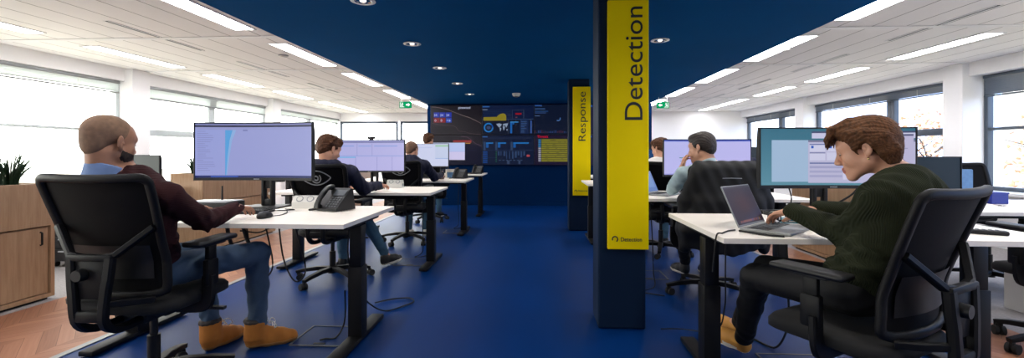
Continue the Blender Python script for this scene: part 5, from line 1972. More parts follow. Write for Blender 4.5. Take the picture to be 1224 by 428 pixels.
# ------------------------------------------------------------------ on the bald man's desk
make_keyboard('black keyboard under the hand of the bald man', (-1.92, 2.76, DZ), 0.06)
make_mouse('black computer mouse on the bald man desk, beside his hand', (-1.60, 2.56, DZ), 0.1)
make_phone('black desk phone on the front corner of the bald man desk', (-1.345, 2.95, DZ), -0.35)
make_power_cube('white double socket block on the bald man desk, beside the telephone', (-1.60, 3.05, DZ), 0.05)
t = thing('docking_box', 'flat black box with a stub aerial behind the keyboard of the bald man', 'network box', (-2.23, 3.0, DZ))
MB().box((0, 0, 0.026), (0.3, 0.2, 0.044), 0.005).build('case', M['black_plastic'], t)
MB().box((0, 0, 0.050), (0.285, 0.185, 0.004), 0.001).build('lid', M['grey_plastic'], t)
MB().cyl((0.01, 0.06, 0.05), (0.01, 0.06, 0.15), 0.007, 0.005, seg=10).build('aerial', M['black_plastic'], t)
f_ = MB()
for sx in (-1, 1):
    for sy in (-1, 1):
        f_.cyl((sx * 0.12, sy * 0.07, 0), (sx * 0.12, sy * 0.07, 0.006), 0.012, seg=10)
f_.build('feet', M['rubber'], t)
cable('cable', [(-2.05, 2.92, DZ + 0.004), (-1.9, 2.88, DZ + 0.004), (-1.72, 2.86, DZ + 0.004), (-1.62, 2.92, DZ + 0.004), (-1.70, 2.95, DZ + 0.004)], 0.003, 'thin black cable looping on the bald man desk beneath the monitor', group=None)
cable('cable', [(-1.66, 2.90, DZ + 0.004), (-1.58, 2.76, DZ + 0.004), (-1.56, 2.65, DZ + 0.004), (-1.575, 2.60, DZ + 0.006)], 0.0025, 'thin mouse cable on the bald man desk', group=None)
cable('cable', [(-1.83, 3.12, 1.05), (-1.96, 3.17, 0.98), (-1.99, 3.2, 0.85), (-1.9, 3.22, 0.70), (-1.95, 3.1, 0.60), (-2.05, 3.0, 0.62)], 0.005, 'black cable drooping behind the monitor of the bald man')
for k, (x0, x1, zz, lab) in enumerate(((-1.95, -1.88, 0.50, 'thick black cable hanging under the bald man desk beside his knee'), (-1.60, -1.52, 0.40, 'black cable hanging in a loop under the bald man desk'), (-1.80, -1.74, 0.42, 'thin black cable hanging straight under the bald man desk'))):
    cable('cable', [(x0, 2.86, 0.74), (x0 + 0.04, 2.85, 0.62), (x1 + 0.02, 2.84, zz), (x1 - 0.06, 2.86, zz - 0.08), (x1 - 0.15, 2.88, zz + 0.06), (x1 - 0.19, 2.88, 0.74)], 0.012 if k == 0 else 0.005, lab)
cable('cable', [(-1.22, 2.86, 0.70), (-1.24, 2.9, 0.45), (-1.2, 3.0, 0.2), (-1.12, 3.2, 0.02), (-1.0, 3.36, 0.008), (-0.96, 3.45, 0.008), (-1.02, 3.53, 0.008), (-1.14, 3.5, 0.008), (-1.25, 3.4, 0.008)], 0.005, 'black cable dropping from the bald man desk and coiling on the blue floor')
cable('cable', [(-1.2, 2.75, 0.30), (-1.215, 2.78, 0.1), (-1.25, 2.74, 0.012), (-1.31, 2.72, 0.009), (-1.33, 2.69, 0.012)], 0.005, 'black cable dropping into the floor hatch beside the desk leg of the bald man')

# second to fourth desk on that side
make_power_cube('white double socket block beside the hand of the brown-haired man in navy', (-1.59, 4.96, DZ), 0.05)
make_keyboard('black keyboard before the brown-haired man in navy', (-1.86, 4.66, DZ), 0)
make_phone('black desk phone on the desk of the short-haired man in navy', (-1.18, 6.82, DZ), -0.3)
make_phone('black desk phone on the desk next to the display wall', (-1.16, 8.70, DZ), -0.25)
make_keyboard('black keyboard on the desk next to the display wall', (-1.2, 8.45, DZ), 0.1, 0.3)
t = thing('desk_calendar', 'white and blue tent calendar on the desk of the short-haired man in navy', 'calendar', (-1.36, 6.95, DZ), 0.5)
MB().prism([(-0.045, 0), (-0.004, 0.14), (0.004, 0.14), (0.045, 0), (0.041, 0), (0, 0.13), (-0.041, 0)], -0.07, 0.07, lambda y, z, x: (x, y, z)).build('card', M['paper'], t, smooth=False)
MB().prism([(-0.0465, 0.01), (-0.022, 0.09), (-0.0205, 0.09), (-0.045, 0.01)], -0.06, 0.06, lambda y, z, x: (x, y, z)).build('printed_panel', M['divider_blue'], t, smooth=False)
t = thing('pen_cup', 'small black cup on the desk of the short-haired man in navy', 'cup', (-1.43, 6.66, DZ))
MB().lathe([(0.0, 0.0), (0.036, 0.0), (0.04, 0.1), (0.036, 0.1), (0.032, 0.006), (0, 0.006)], 20).build('cup', M['black_plastic'], t)
m_ = MB()
for k in range(3):
    m_.cyl((0.012 * (k - 1), 0, 0.008), (0.022 * (k - 1), 0.012, 0.15), 0.004, seg=8)
m_.build('pens', M['dark_grey'], t)
cable('cable', [(-1.22, 4.75, 0.70), (-1.24, 4.8, 0.4), (-1.25, 4.85, 0.1), (-1.36, 4.93, 0.008), (-1.25, 5.0, 0.008), (-1.1, 5.12, 0.008)], 0.005, 'black cable hanging beside the desk leg of the brown-haired man in navy')
cable('cable', [(-1.18, 6.7, 0.70), (-1.2, 6.75, 0.4), (-1.2, 6.8, 0.1), (-1.28, 6.85, 0.008), (-1.15, 6.95, 0.008)], 0.005, 'black cable hanging beside the desk leg of the short-haired man in navy')

# floor hatches
def hatch(label, x, y, w=0.34, d=0.3):
    t = thing('floor_hatch', label, 'floor hatch', (x, y, 0), 0, 'floor socket hatches')
    m = MB()
    for sx in (-1, 1):
        m.box((sx * w / 2, 0, 0.003), (0.012, d, 0.006), 0.001)
        m.box((0, sx * d / 2, 0.003), (w, 0.012, 0.006), 0.001)
    m.build('frame', M['key_grey'], t, smooth=False)
    MB().box((0, 0, 0.0015), (w - 0.012, d - 0.012, 0.003)).build('lid', M['blue_vinyl'], t, smooth=False)
    MB().box((0, -d / 2 + 0.03, 0.004), (0.07, 0.02, 0.004), 0.001).build('cable_flap', M['black_plastic'], t, smooth=False)
    return t


hatch('square floor hatch in the blue floor beside the tan boot of the bald man', -1.32, 2.78)
hatch('square floor hatch beside the desk leg of the brown-haired man in navy', -1.32, 4.72)
hatch('square floor hatch beside the desk leg of the short-haired man in navy', -1.2, 6.6)
hatch('square floor hatch by the shoes of the woman in green', 1.42, 2.52)
hatch('square floor hatch in the blue floor beside the large Detection sign', 1.02, 4.35)

# ------------------------------------------------------------------ on the woman's desk
lx = V((0.718, 0.697, 0)).normalized()
t = thing('laptop', 'slim grey laptop with dark screen on the desk of the woman in green', 'laptop', (1.097, 2.375, DZ), math.atan2(lx.y, lx.x))
MB().box((0, -0.112, 0.0085), (0.325, 0.224, 0.013), 0.004, seg=3).build('base', M['alu'], t, smooth=False)
kk = MB()
for r_ in range(5):
    for c in range(13):
        kk.box((-0.13 + 0.0217 * c, -0.035 - 0.02 * r_, 0.0158), (0.0185, 0.0165, 0.0016), 0.0005, seg=1)
kk.build('keyboard', M['black_plastic'], t, smooth=False)
MB().box((0, -0.178, 0.0154), (0.11, 0.07, 0.0008)).build('trackpad', M['grey_plastic'], t, smooth=False)
rot = Matrix.Rotation(math.radians(-24), 3, 'X')
lid = MB().box(rot @ V((0, 0.0, 0.108)) + V((0, 0.004, 0.013)), (0.325, 0.006, 0.214), 0.002, rot).build('lid', M['alu'], t, smooth=False)
rl = [(0, 0, 1, 0.05, (66, 58, 66)), (0.1, 0.9, 0.9, 0.97, (60, 44, 50))]
for i in range(14):
    rl.append((0.13 + 0.054 * i, 0.905, 0.165 + 0.054 * i, 0.96, random.choice([(150, 90, 70), (90, 90, 140), (160, 130, 80), (110, 60, 70)])))
random.seed(5)
for i in range(26):
    x, y = random.random() * .95, random.uniform(.1, .8)
    rl.append((x, y, x + random.uniform(.01, .05), y + random.uniform(.01, .05), random.choice([(60, 36, 44), (48, 30, 40), (72, 44, 50)])))
pic = picture_mesh('screen', 0.313, 0.198, rl, lambda u, v: (40 + 24 * math.exp(-((u - .5) ** 2 + (v - .45) ** 2) * 8), 24 + 12 * math.exp(-((u - .5) ** 2 + (v - .45) ** 2) * 8), 32 + 8 * (1 - v)), None, lid, 14)
pic.rotation_euler = (math.radians(-24), 0, 0)
pic.location = rot @ V((0, -0.0036, 0.110)) + V((0, 0.004, 0.013))
cable('cable', [(0.955, 2.25, DZ + 0.006), (0.91, 2.22, DZ + 0.006), (0.86, 2.16, DZ + 0.006), (0.818, 2.12, DZ + 0.004), (0.808, 2.12, 0.70), (0.815, 2.16, 0.6)], 0.004, 'black cable curving over the edge of the woman in green desk')
cable('cable', [(0.965, 2.23, DZ + 0.006), (1.03, 2.13, DZ + 0.006), (1.1, 2.085, DZ + 0.006)], 0.005, 'black cable lying along the front edge of the laptop')
# headset
t = thing('headset', 'black headset with round ear cups behind the hand of the woman in green', 'headset', (1.335, 2.50, DZ + 0.001), 0.2)
m_ = MB()
m_.bar([(-0.075, 0.0, 0.05), (-0.095, 0.07, 0.055), (-0.06, 0.13, 0.05), (0.0, 0.15, 0.045), (0.06, 0.12, 0.05), (0.095, 0.05, 0.055), (0.085, -0.03, 0.045)], 0.022, 0.008, up=(0, 1, 0), smooth=5)
m_.build('headband', M['black_plastic'], t)
for c, n in ((V((-0.075, 0, 0.034)), V((0.2, -1, 0))), (V((0.088, -0.035, 0.034)), V((-0.1, -1, 0.1)))):
    n.normalize()
    m_ = MB().cyl(c - n * 0.018, c + n * 0.012, 0.034, 0.032, 22)
    e_ = m_.build('ear_cup', M['black_plastic'], t)
    m_ = MB().cyl(c + n * 0.012, c + n * 0.015, 0.022, 0.021, 20)
    m_.build('cup_ring', M['white_plastic'], e_)
    m_ = MB().cyl(c + n * 0.015, c + n * 0.0165, 0.011, 0.010, 18)
    m_.build('cup_centre', M['black_plastic'], e_)
MB().tube([(-0.08, -0.01, 0.035), (-0.1, -0.06, 0.03), (-0.075, -0.10, 0.03)], 0.003, 8, smooth=5).build('microphone_boom', M['black_plastic'], t)
t = thing('notebook', 'teal notebook lying under the monitor of the woman in green', 'notebook', (1.42, 2.585, DZ), 0.1)
MB().box((0, 0, 0.003), (0.20, 0.13, 0.006), 0.002).build('cover', M['teal_plastic'], t)
MB().box((0.002, 0, 0.010), (0.194, 0.124, 0.008)).build('pages', M['paper'], t, smooth=False)
MB().box((0, 0, 0.016), (0.20, 0.13, 0.004), 0.001).build('upper_cover', M['teal_plastic'], t)
t = thing('ruler_tray', 'black pen tray in front of the monitor stand of the woman in green', 'pen tray', (1.74, 2.56, DZ), 0.1)
MB().box((0, 0, 0.004), (0.2, 0.08, 0.008), 0.002).box((0, 0.037, 0.012), (0.2, 0.006, 0.016)).box((0, -0.037, 0.012), (0.2, 0.006, 0.016)).build('tray', M['black_plastic'], t, smooth=False)
m_ = MB()
for k in range(3):
    m_.cyl((-0.07, -0.02 + 0.018 * k, 0.0125), (0.07, -0.014 + 0.014 * k, 0.0125), 0.0042, seg=8)
m_.build('pens', M['grey_plastic'], t)
make_power_cube('white socket block on the woman in green desk, beside the monitor stand', (1.91, 2.78, DZ), -0.3)
t = thing('docking_box', 'small black docking box beside the monitor stand of the woman in green', 'docking box', (1.875, 2.66, DZ))
MB().box((-0.01, 0, 0.014), (0.08, 0.09, 0.028), 0.005).build('case', M['black_plastic'], t)
MB().box((-0.01, -0.046, 0.014), (0.06, 0.002, 0.012)).build('port_strip', M['teal_plastic'], t, smooth=False)
cable('cable', [(1.62, 2.72, 1.04), (1.52, 2.83, 1.0), (1.55, 2.86, 0.88), (1.50, 2.80, 0.80), (1.46, 2.76, DZ + 0.006)], 0.004, 'black cable hanging behind the monitor of the woman in green toward the headset')
cable('cable', [(1.72, 2.76, 1.04), (1.90, 2.83, 1.02), (1.93, 2.86, 0.93), (1.82, 2.86, 0.85), (1.74, 2.86, 0.82)], 0.006, 'black cable arching out behind the monitor stand of the woman in green')
t = thing('remote_control', 'black remote control lying on the end of the woman in green desk', 'remote control', (2.075, 2.235, DZ), -0.5)
MB().box((0, 0, 0.011), (0.17, 0.045, 0.02), 0.007, seg=3).build('case', M['black_plastic'], t)
m_ = MB()
for a_ in range(6):
    for b_ in range(3):
        m_.box((-0.06 + 0.022 * a_, -0.012 + 0.012 * b_, 0.0215), (0.012, 0.007, 0.003), 0.001, seg=1)
m_.build('buttons', M['dark_grey'], t, smooth=False)
cable('cable', [(1.02, 2.52, 0.74), (1.03, 2.55, 0.5), (1.03, 2.56, 0.3), (1.0, 2.62, 0.15), (0.9, 2.95, 0.03), (0.80, 3.0, 0.008)], 0.004, 'thin black cable hanging under the woman in green desk beside the desk leg')
cable('cable', [(1.36, 2.56, 0.70), (1.38, 2.58, 0.4), (1.39, 2.6, 0.2), (1.39, 2.7, 0.04), (1.36, 2.78, 0.008), (1.30, 3.0, 0.008)], 0.006, 'black cable falling to the floor behind the shoes of the woman in green')

# pale-shirt man's desk and beyond
t = thing('laptop', 'silver laptop seen edge-on beside the large Detection sign, on the pale-shirt man desk', 'laptop', (1.06, 4.28, DZ), 0.9)
MB().box((0, -0.11, 0.009), (0.31, 0.22, 0.014), 0.004).build('base', M['alu'], t, smooth=False)
lid = MB().box(rot @ V((0, 0, 0.108)) + V((0, 0.004, 0.013)), (0.31, 0.006, 0.21), 0.002, rot).build('lid', M['alu'], t, smooth=False)
pic = picture_mesh('screen', 0.3, 0.195, [(0.1, 0.1, 0.9, 0.8, (120, 150, 200))], (90, 120, 180), None, lid, 4)
pic.rotation_euler = (math.radians(-24), 0, 0)
pic.location = rot @ V((0, -0.0036, 0.110)) + V((0, 0.004, 0.013))
kk = MB()
for r_ in range(5):
    for c in range(13):
        kk.box((-0.13 + 0.0217 * c, -0.035 - 0.02 * r_, 0.0168), (0.0185, 0.0165, 0.0016))
kk.build('keyboard', M['black_plastic'], t, smooth=False)
make_keyboard('black keyboard on the desk of the man in the pale shirt', (1.55, 4.35, DZ), 0, 0.4)
cable('cable', [(1.0, 4.1, 0.7), (1.02, 4.1, 0.4), (1.03, 4.1, 0.1), (1.0, 3.95, 0.008), (0.86, 3.8, 0.008), (1.02, 3.7, 0.008)], 0.005, 'black cable coiling on the blue floor beside the large Detection sign')

# window side, by the sockets
t = thing('desk_divider', 'light blue felt desk divider behind the dark flat monitor', 'desk divider', (3.07, 3.88, DZ))
MB().box((0, 0, 0.125), (0.9, 0.03, 0.25), 0.008).build('felt_panel', M['divider_blue'], t)
MB().box((-0.3, 0, 0.012), (0.05, 0.06, 0.024), 0.004).box((0.3, 0, 0.012), (0.05, 0.06, 0.024), 0.004).build('bracket', M['black_metal'], t)
t = thing('storage_box', 'small dark blue box on the white desk by the wall sockets', 'box', (3.44, 3.62, DZ))
MB().box((0, 0, 0.04), (0.12, 0.1, 0.078), 0.004).build('box', M['blue_plastic'], t, smooth=False)
MB().box((0, 0, 0.081), (0.126, 0.106, 0.012), 0.003).build('lid', M['blue_plastic'], t, smooth=False)
t = thing('key_ring', 'small bunch of keys on the white desk by the wall sockets', 'keys', (3.30, 3.42, DZ))
m_ = MB()
m_.tube([(0.015 * math.cos(k * PI / 6), 0.015 * math.sin(k * PI / 6), 0.003) for k in range(12)], 0.0018, 6, closed=True)
m_.build('ring', M['chrome'], t)
m_ = MB()
for k in range(3):
    a = 0.4 + 0.5 * k
    m_.box((0.04 * math.cos(a), 0.04 * math.sin(a), 0.002 + 0.002 * k), (0.05, 0.012, 0.002), 0, Matrix.Rotation(a, 3, 'Z'))
m_.build('keys', M['gold'], t)
for k, y in enumerate((5.25, 5.42)):
    t = thing('wall_socket', 'black plugged wall socket under the window sill, %s' % ('nearer the black bag' if k == 0 else 'beside the white column'), 'wall socket', (XR, y, 0.57), 0, 'plugged wall sockets')
    MB().box((-0.006, 0, 0), (0.012, 0.085, 0.085), 0.003).build('plate', M['white_plastic'], t, smooth=False)
    MB().cyl((-0.01, 0, 0), (-0.05, 0, 0), 0.022, 0.018, 16).build('plug', M['black_plastic'], t)
    cable('cable', [(XR - 0.05, y, 0.57), (XR - 0.08, y, 0.5), (XR - 0.05, y - 0.02, 0.3), (XR - 0.06, y - 0.03, 0.01)], 0.005, 'black cable hanging from the wall socket %s' % ('nearer the black bag' if k == 0 else 'beside the white column'))
S = SDF()
bx, by_ = 5.42, 4.78
S.ell((bx, by_, 0.78), (0.13, 0.27, 0.085), None, 0.04)
S.ell((bx, by_ + 0.16, 0.77), (0.11, 0.14, 0.075), None, 0.05)
S.ell((bx - 0.03, by_ - 0.12, 0.80), (0.1, 0.14, 0.07), None, 0.05)
S.cut((0, 0, 0.702), (0, 0, -1))
S.disp(lambda P: 0.006 * np.sin(P[:, 1] * 60 + 5 * np.sin(P[:, 2] * 40)) + 0.004 * np.sin(P[:, 2] * 90 + P[:, 1] * 30))
o = link('bag', S.mesh('bag', 0.009, [M['coat_black']], (bx, by_, 0.70)), None, (bx, by_, 0.70))
tag(o, 'soft black bag lying on the window sill above the wall sockets', 'bag')
MB().tube([(-0.06, -0.15, 0.14), (-0.1, -0.05, 0.2), (-0.1, 0.08, 0.2), (-0.06, 0.17, 0.12)], 0.010, 8, smooth=6).build('strap', M['coat_black'], o)
t = thing('storage_box', 'open carton with papers on the carpet under the desk by the wall sockets', 'box', (3.70, 3.45, 0))
m_ = MB()
for sx in (-1, 1):
    m_.box((sx * 0.2, 0, 0.14), (0.008, 0.3, 0.28)).box((0, sx * 0.15, 0.14), (0.4, 0.008, 0.28))
m_.box((0, 0, 0.006), (0.4, 0.3, 0.012))
m_.build('carton', M['concrete_pale'], t, smooth=False)
m_ = MB()
for k in range(5):
    m_.box((-0.12 + 0.05 * k, 0.0, 0.17), (0.012, 0.25, 0.3), 0, Matrix.Rotation(0.2 - 0.08 * k, 3, 'Y'))
m_.build('papers', M['paper'], t, smooth=False)

# ------------------------------------------------------------------ oak cabinets with plants
D_, F_ = M['leaf_dark'], M['leaf_fresh']
cabinet('oak planter cabinet beside the bald man chair, grass growing on top', -4.25, -3.86, 1.6, 3.40, 1,
        [(-4.05, 2.60, 'dark grassy plant in the first oak cabinet, closer to the camera', D_, 0.36, 150, 0.0034), (-4.05, 2.93, 'dark grassy plant in the first oak cabinet, middle tuft', D_, 0.36, 150, 0.0034), (-4.06, 3.25, 'dark grassy plant in the first oak cabinet, beside its end panel', D_, 0.30, 150, 0.0034)])
cabinet('oak planter cabinet behind the monitor of the bald man', -4.25, -3.86, 5.0, 6.45, 1,
        [(-4.06, 5.16, 'dark spiky plant in the second oak cabinet, showing beside the monitor edge', D_, 0.26, 60, 0.008), (-4.06, 5.75, 'dark spiky plant in the second oak cabinet, hidden behind the monitor', D_, 0.24, 50, 0.008)])
cabinet('oak planter cabinet far down the room, behind the monitor with the webcam', -4.25, -3.86, 8.5, 10.3, 1,
        [(-4.05, 8.75, 'yellow-green arching plant over the head of the brown-haired man in navy', F_, 0.42, 70, 0.012), (-4.05, 9.4, 'yellow-green plant in the far oak cabinet, lower middle tuft', F_, 0.26, 50, 0.012), (-3.98, 10.1, 'fresh green spiky plant beside the webcam', F_, 0.34, 60, 0.010)])
cabinet('oak cabinet behind the monitor of the woman in green', 3.12, 3.5, 4.35, 5.75, -1, [])


# ------------------------------------------------------------------ the people
skin, tan = M['skin'], M['skin_tan']


def dirn(phi, z=0.0):
    return (math.sin(phi), math.cos(phi), z)


# bald man in a maroon sweater
hd = at(130, 171, 1.99)
J = pose(hd, 0.08, pitch=-0.10, hphi=0.12)
J.update({
    'pelvis': (-1.865, 2.035, 0.607), 'chest': (-1.865, 1.985, 0.925), 'neck': (hd.x - 0.005, hd.y - 0.012, 1.066),
    'shL': (-2.055, 1.95, 0.955), 'shR': (-1.675, 1.955, 0.955),
    'elR': (-1.68, 2.19, 0.812), 'wrR': (-1.70, 2.46, 0.842), 'hdR': dirn(-0.06, -0.10), 'hnR': (0, 0, 1),
    'elL': (-2.08, 2.22, 0.825), 'wrL': (-2.01, 2.49, 0.842), 'hdL': dirn(0.2, -0.10), 'hnL': (0, 0, 1),
    'hipL': (-1.955, 2.06, 0.594), 'hipR': (-1.775, 2.06, 0.594),
    'knR': (-1.60, 2.49, 0.585), 'anR': (-1.665, 2.60, 0.15), 'heR': (-1.725, 2.565, 0.0), 'toR': (-1.50, 2.73, 0.0),
    'knL': (-1.95, 2.50, 0.594), 'anL': (-1.925, 2.56, 0.15), 'heL': (-1.925, 2.50, 0.0), 'toL': (-1.885, 2.78, 0.0)})
person('bald bearded man in maroon sweater, blue collar and jeans, typing at the front desk', J,
       dict(vox=0.0048, cvox=0.006, skin=tan, top=M['sweater_maroon'], topname='sweater', pants=M['jeans_blue'], shoe='boot', shoem=M['boot_tan'], solem=M['boot_sole'],
            hair='stubble', hairm=M['stubble'], beard=True, browm=M['beard'], collar=M['shirt_blue'], curl=0.42))

# woman in a dark green sweater
hd = at(1035, 178, 1.88)
J = pose(hd, -0.6, pitch=-0.30, hphi=-0.86)
J.update({
    'pelvis': (1.305, 1.895, 0.607), 'chest': (1.42, 1.84, 0.92), 'neck': (1.46, 1.905, 1.062),
    'shL': (1.30, 1.79, 0.985), 'shR': (1.61, 2.0, 0.985),
    'elL': (1.285, 1.945, 0.82), 'wrL': (1.19, 2.185, 0.882), 'hdL': (-0.26, 0.52, -0.16), 'hnL': (0.05, 0.1, 1),
    'elR': (1.56, 2.22, 0.858), 'wrR': (1.42, 2.375, 0.872), 'hdR': (-0.9, 0.12, -0.12), 'hnR': (0, 0.1, 1),
    'hipL': (1.24, 1.86, 0.594), 'hipR': (1.40, 1.95, 0.594),
    'knL': (1.065, 2.28, 0.548), 'anL': (1.135, 2.56, 0.14), 'heL': (1.195, 2.60, 0.03), 'toL': (1.03, 2.80, 0.075),
    'knR': (1.19, 2.42, 0.555), 'anR': (1.20, 2.76, 0.15), 'heR': (1.24, 2.79, 0.02), 'toR': (1.06, 2.98, 0.10)})
person('woman with short brown hair in dark green knitted sweater, typing on the laptop', J,
       dict(vox=0.0046, cvox=0.006, female=True, hunch=True, skin=skin, top=M['sweater_green'], topname='sweater', pants=M['black_trousers'], shoe='sneaker', shoem=M['sneaker_tan'], toem=M['sneaker_white'], solem=M['sneaker_white'],
            hair='woman', hairm=M['hair_woman'], curl=0.45, ease=0.012, fold=1.4, hvox=0.0042))
wm = bpy.data.objects['person.001']
H = frame(J['hfwd'], J['hup'])
for sx in (-1, 1):
    c = V(np.array(J['head']) + H @ np.array((sx * 0.082, -0.004, -0.043))) - wm.location
    MB().ball(c, 0.005, seg=12).build('earring', M['gold'], wm)
n0 = np.array(J['neck'])
pts = []
for k in range(25):
    a = 2 * PI * k / 24
    pts.append(V(n0 + np.array((0.057 * math.cos(a), 0.057 * math.sin(a), 0.03 + 0.008 * math.sin(a)))) - wm.location)
MB().tube(pts[:-1], 0.0018, 6, closed=True).build('necklace', M['gold'], wm)

# men along the aisle desks
hd = at(393, 179, 3.93)
J = pose(hd, 0.05, pitch=-0.28, hphi=0.5)
J.update({'pelvis': (-1.85, 3.94, 0.607), 'hipL': (-1.94, 3.96, 0.594), 'hipR': (-1.76, 3.96, 0.594), 'chest': (-1.845, 3.885, 0.915), 'neck': (hd.x - 0.01, hd.y - 0.01, 1.055),
          'shL': (-2.04, 3.88, 0.985), 'shR': (-1.65, 3.88, 0.985), 'elR': (-1.63, 4.14, 0.825), 'wrR': (-1.575, 4.40, 0.842), 'hdR': dirn(0.3, -0.1),
          'elL': (-2.07, 4.15, 0.83), 'wrL': (-1.97, 4.42, 0.842), 'hdL': dirn(0.2, -0.1),
          'knR': (-1.74, 4.37, 0.575), 'anR': (-1.575, 4.56, 0.14), 'heR': (-1.585, 4.51, 0.0), 'toR': (-1.46, 4.76, 0.02),
          'knL': (-1.95, 4.38, 0.56), 'anL': (-1.95, 4.42, 0.13), 'heL': (-1.95, 4.36, 0), 'toL': (-1.97, 4.64, 0)})
person('brown-haired man in navy hoodie and teal jeans, one hand on his white desk', J,
       dict(vox=0.007, cvox=0.008, skin=skin, top=M['hoodie_navy'], topname='hoodie', pants=M['jeans_teal'], shoe='sneaker', shoem=M['black_plastic'], solem=M['sneaker_white'], hair='tousled', hairm=M['hair_brown'], hood=True, ease=0.008))
hd = at(492, 180, 6.02)
J = pose(hd, 0.02, pitch=-0.2, hphi=0.25, lean=0.04)
J.update({'elR': (hd.x + 0.26, hd.y + 0.20, 0.835), 'wrR': (hd.x + 0.30, hd.y + 0.45, 0.842), 'hdR': dirn(-0.1, -0.1)})
person('short-haired man in navy hoodie bent over his desk, third figure in the aisle row', J,
       dict(vox=0.009, cvox=0.010, skin=skin, top=M['hoodie_navy'], topname='hoodie', pants=M['jeans_teal'], shoe='sneaker', shoem=M['sneaker_white'], solem=M['sneaker_white'], hair='crop', hairm=M['hair_short'], hood=True, ease=0.008))
hd = at(512, 168, 7.9)
J = pose(hd, 0.0, pitch=-0.1, hphi=0.3)
for k in ('elL', 'elR'):
    J[k] = (J[k][0], J[k][1], 0.93)
person('person with brown hair behind the monitor next to the display wall', J,
       dict(vox=0.011, cvox=0.012, skin=skin, top=M['hoodie_navy'], topname='sweater', pants=M['jeans_teal'], shoe='sneaker', shoem=M['black_plastic'], solem=M['sneaker_white'], hair='tousled', hairm=M['hair_brown']))
# man in the pale shirt, chin on his hand
hd = at(839, 177, 3.6)
J = pose(hd, -0.1, pitch=-0.12, hphi=-0.72)
J.update({'pelvis': (1.38, 3.70, 0.607), 'hipL': (1.29, 3.72, 0.594), 'hipR': (1.47, 3.72, 0.594), 'chest': (1.36, 3.66, 0.915), 'neck': (hd.x + 0.035, hd.y - 0.025, 1.06),
          'shL': (1.16, 3.67, 0.985), 'shR': (1.53, 3.66, 0.99), 'elL': (1.15, 3.93, 0.85), 'wrL': (1.165, 3.745, 1.02), 'hdL': (0.25, 0.02, 0.9), 'hnL': (-0.8, 0.5, 0.2),
          'elR': (1.59, 3.90, 0.85), 'wrR': (1.50, 4.12, 0.862), 'hdR': dirn(-0.2, -0.1),
          'knL': (1.26, 4.15, 0.555), 'knR': (1.50, 4.15, 0.555), 'anL': (1.40, 4.38, 0.13), 'anR': (1.58, 4.36, 0.13), 'heL': (1.40, 4.33, 0), 'toL': (1.34, 4.60, 0), 'heR': (1.58, 4.31, 0), 'toR': (1.62, 4.58, 0)})
person('dark-haired man in pale grey-blue shirt, chin resting on his hand', J,
       dict(vox=0.0065, cvox=0.008, skin=skin, top=M['shirt_pale'], topname='shirt', pants=M['black_trousers'], shoe='sneaker', shoem=M['black_plastic'], solem=M['sneaker_white'], hair='dark', hairm=M['hair_dark'], collar=M['shirt_pale'], curl=0.9))
hd = at(789, 178, 5.35)
person('person in white top with brown hair, partly hidden beside the large Detection sign', pose(hd, 0.05, hphi=-0.6, pitch=-0.15),
       dict(vox=0.009, cvox=0.010, skin=skin, top=M['shirt_white'], topname='shirt', pants=M['jeans_teal'], shoe='sneaker', shoem=M['black_plastic'], solem=M['sneaker_white'], hair='tousled', hairm=M['hair_brown']))
hd = at(882, 178, 6.45)
person('person by the windows whose brown hair shows above the lavender monitor', pose(hd, 0.0, pitch=-0.1),
       dict(vox=0.011, cvox=0.012, skin=skin, top=M['hoodie_navy'], topname='sweater', pants=M['black_trousers'], shoe='sneaker', shoem=M['black_plastic'], solem=M['sneaker_white'], hair='tousled', hairm=M['hair_brown']))

# ------------------------------------------------------------------ black coat over the back of the pale-shirt man's chair
cx, cy = 1.385, 3.76
S = SDF()
S.cone((cx - 0.2, cy - 0.335, 1.055), (cx + 0.2, cy - 0.335, 1.055), 0.045, 0.045, 0.03)
for k in range(17):
    u = -1 + 2 * k / 16
    x0 = cx + 0.215 * u
    x1 = cx + (0.30 if u < 0 else 0.26) * u
    S.chain([(x0, cy - 0.375, 1.03), (x0 + 0.01 * u, cy - 0.40 + 0.03 * u * u, 0.8), (x1, cy - 0.43 + 0.05 * u * u, 0.6), (x1 * 1.0, cy - 0.40 + 0.06 * u * u, 0.44 + 0.05 * abs(u))], [0.026, 0.03, 0.036, 0.024], 0.05)
for sx in (-1, 1):
    S.chain([(cx + sx * 0.22, cy - 0.36, 1.0), (cx + sx * 0.285, cy - 0.33, 0.8), (cx + sx * 0.30, cy - 0.31, 0.58), (cx + sx * 0.29, cy - 0.30, 0.45)], [0.05, 0.055, 0.05, 0.042], 0.03)
S.disp(lambda P: 0.004 * np.sin(P[:, 0] * 19 + 3.5 * np.sin(P[:, 2] * 6) + 2 * np.sin(P[:, 0] * 9)) * np.clip((1.0 - P[:, 2]) * 2, 0, 1) + 0.0025 * np.sin(P[:, 0] * 70 + P[:, 2] * 32))
S.ell((cx, cy - 0.2, 0.75), (0.20, 0.145, 0.30), None, 0.01, True)
o = link('coat', S.mesh('coat', 0.008, [M['coat_black']], (cx, cy - 0.35, 0.4)), None, (cx, cy - 0.35, 0.4))
tag(o, 'long black coat hung over the chair back of the man in the pale shirt', 'coat')
MB().bar([(-0.06, -0.083, 0.574), (0.0, -0.084, 0.576), (0.075, -0.083, 0.574)], 0.004, 0.006, up=(0, 0, 1)).build('reflective_stripe', M['grey_plastic'], o)

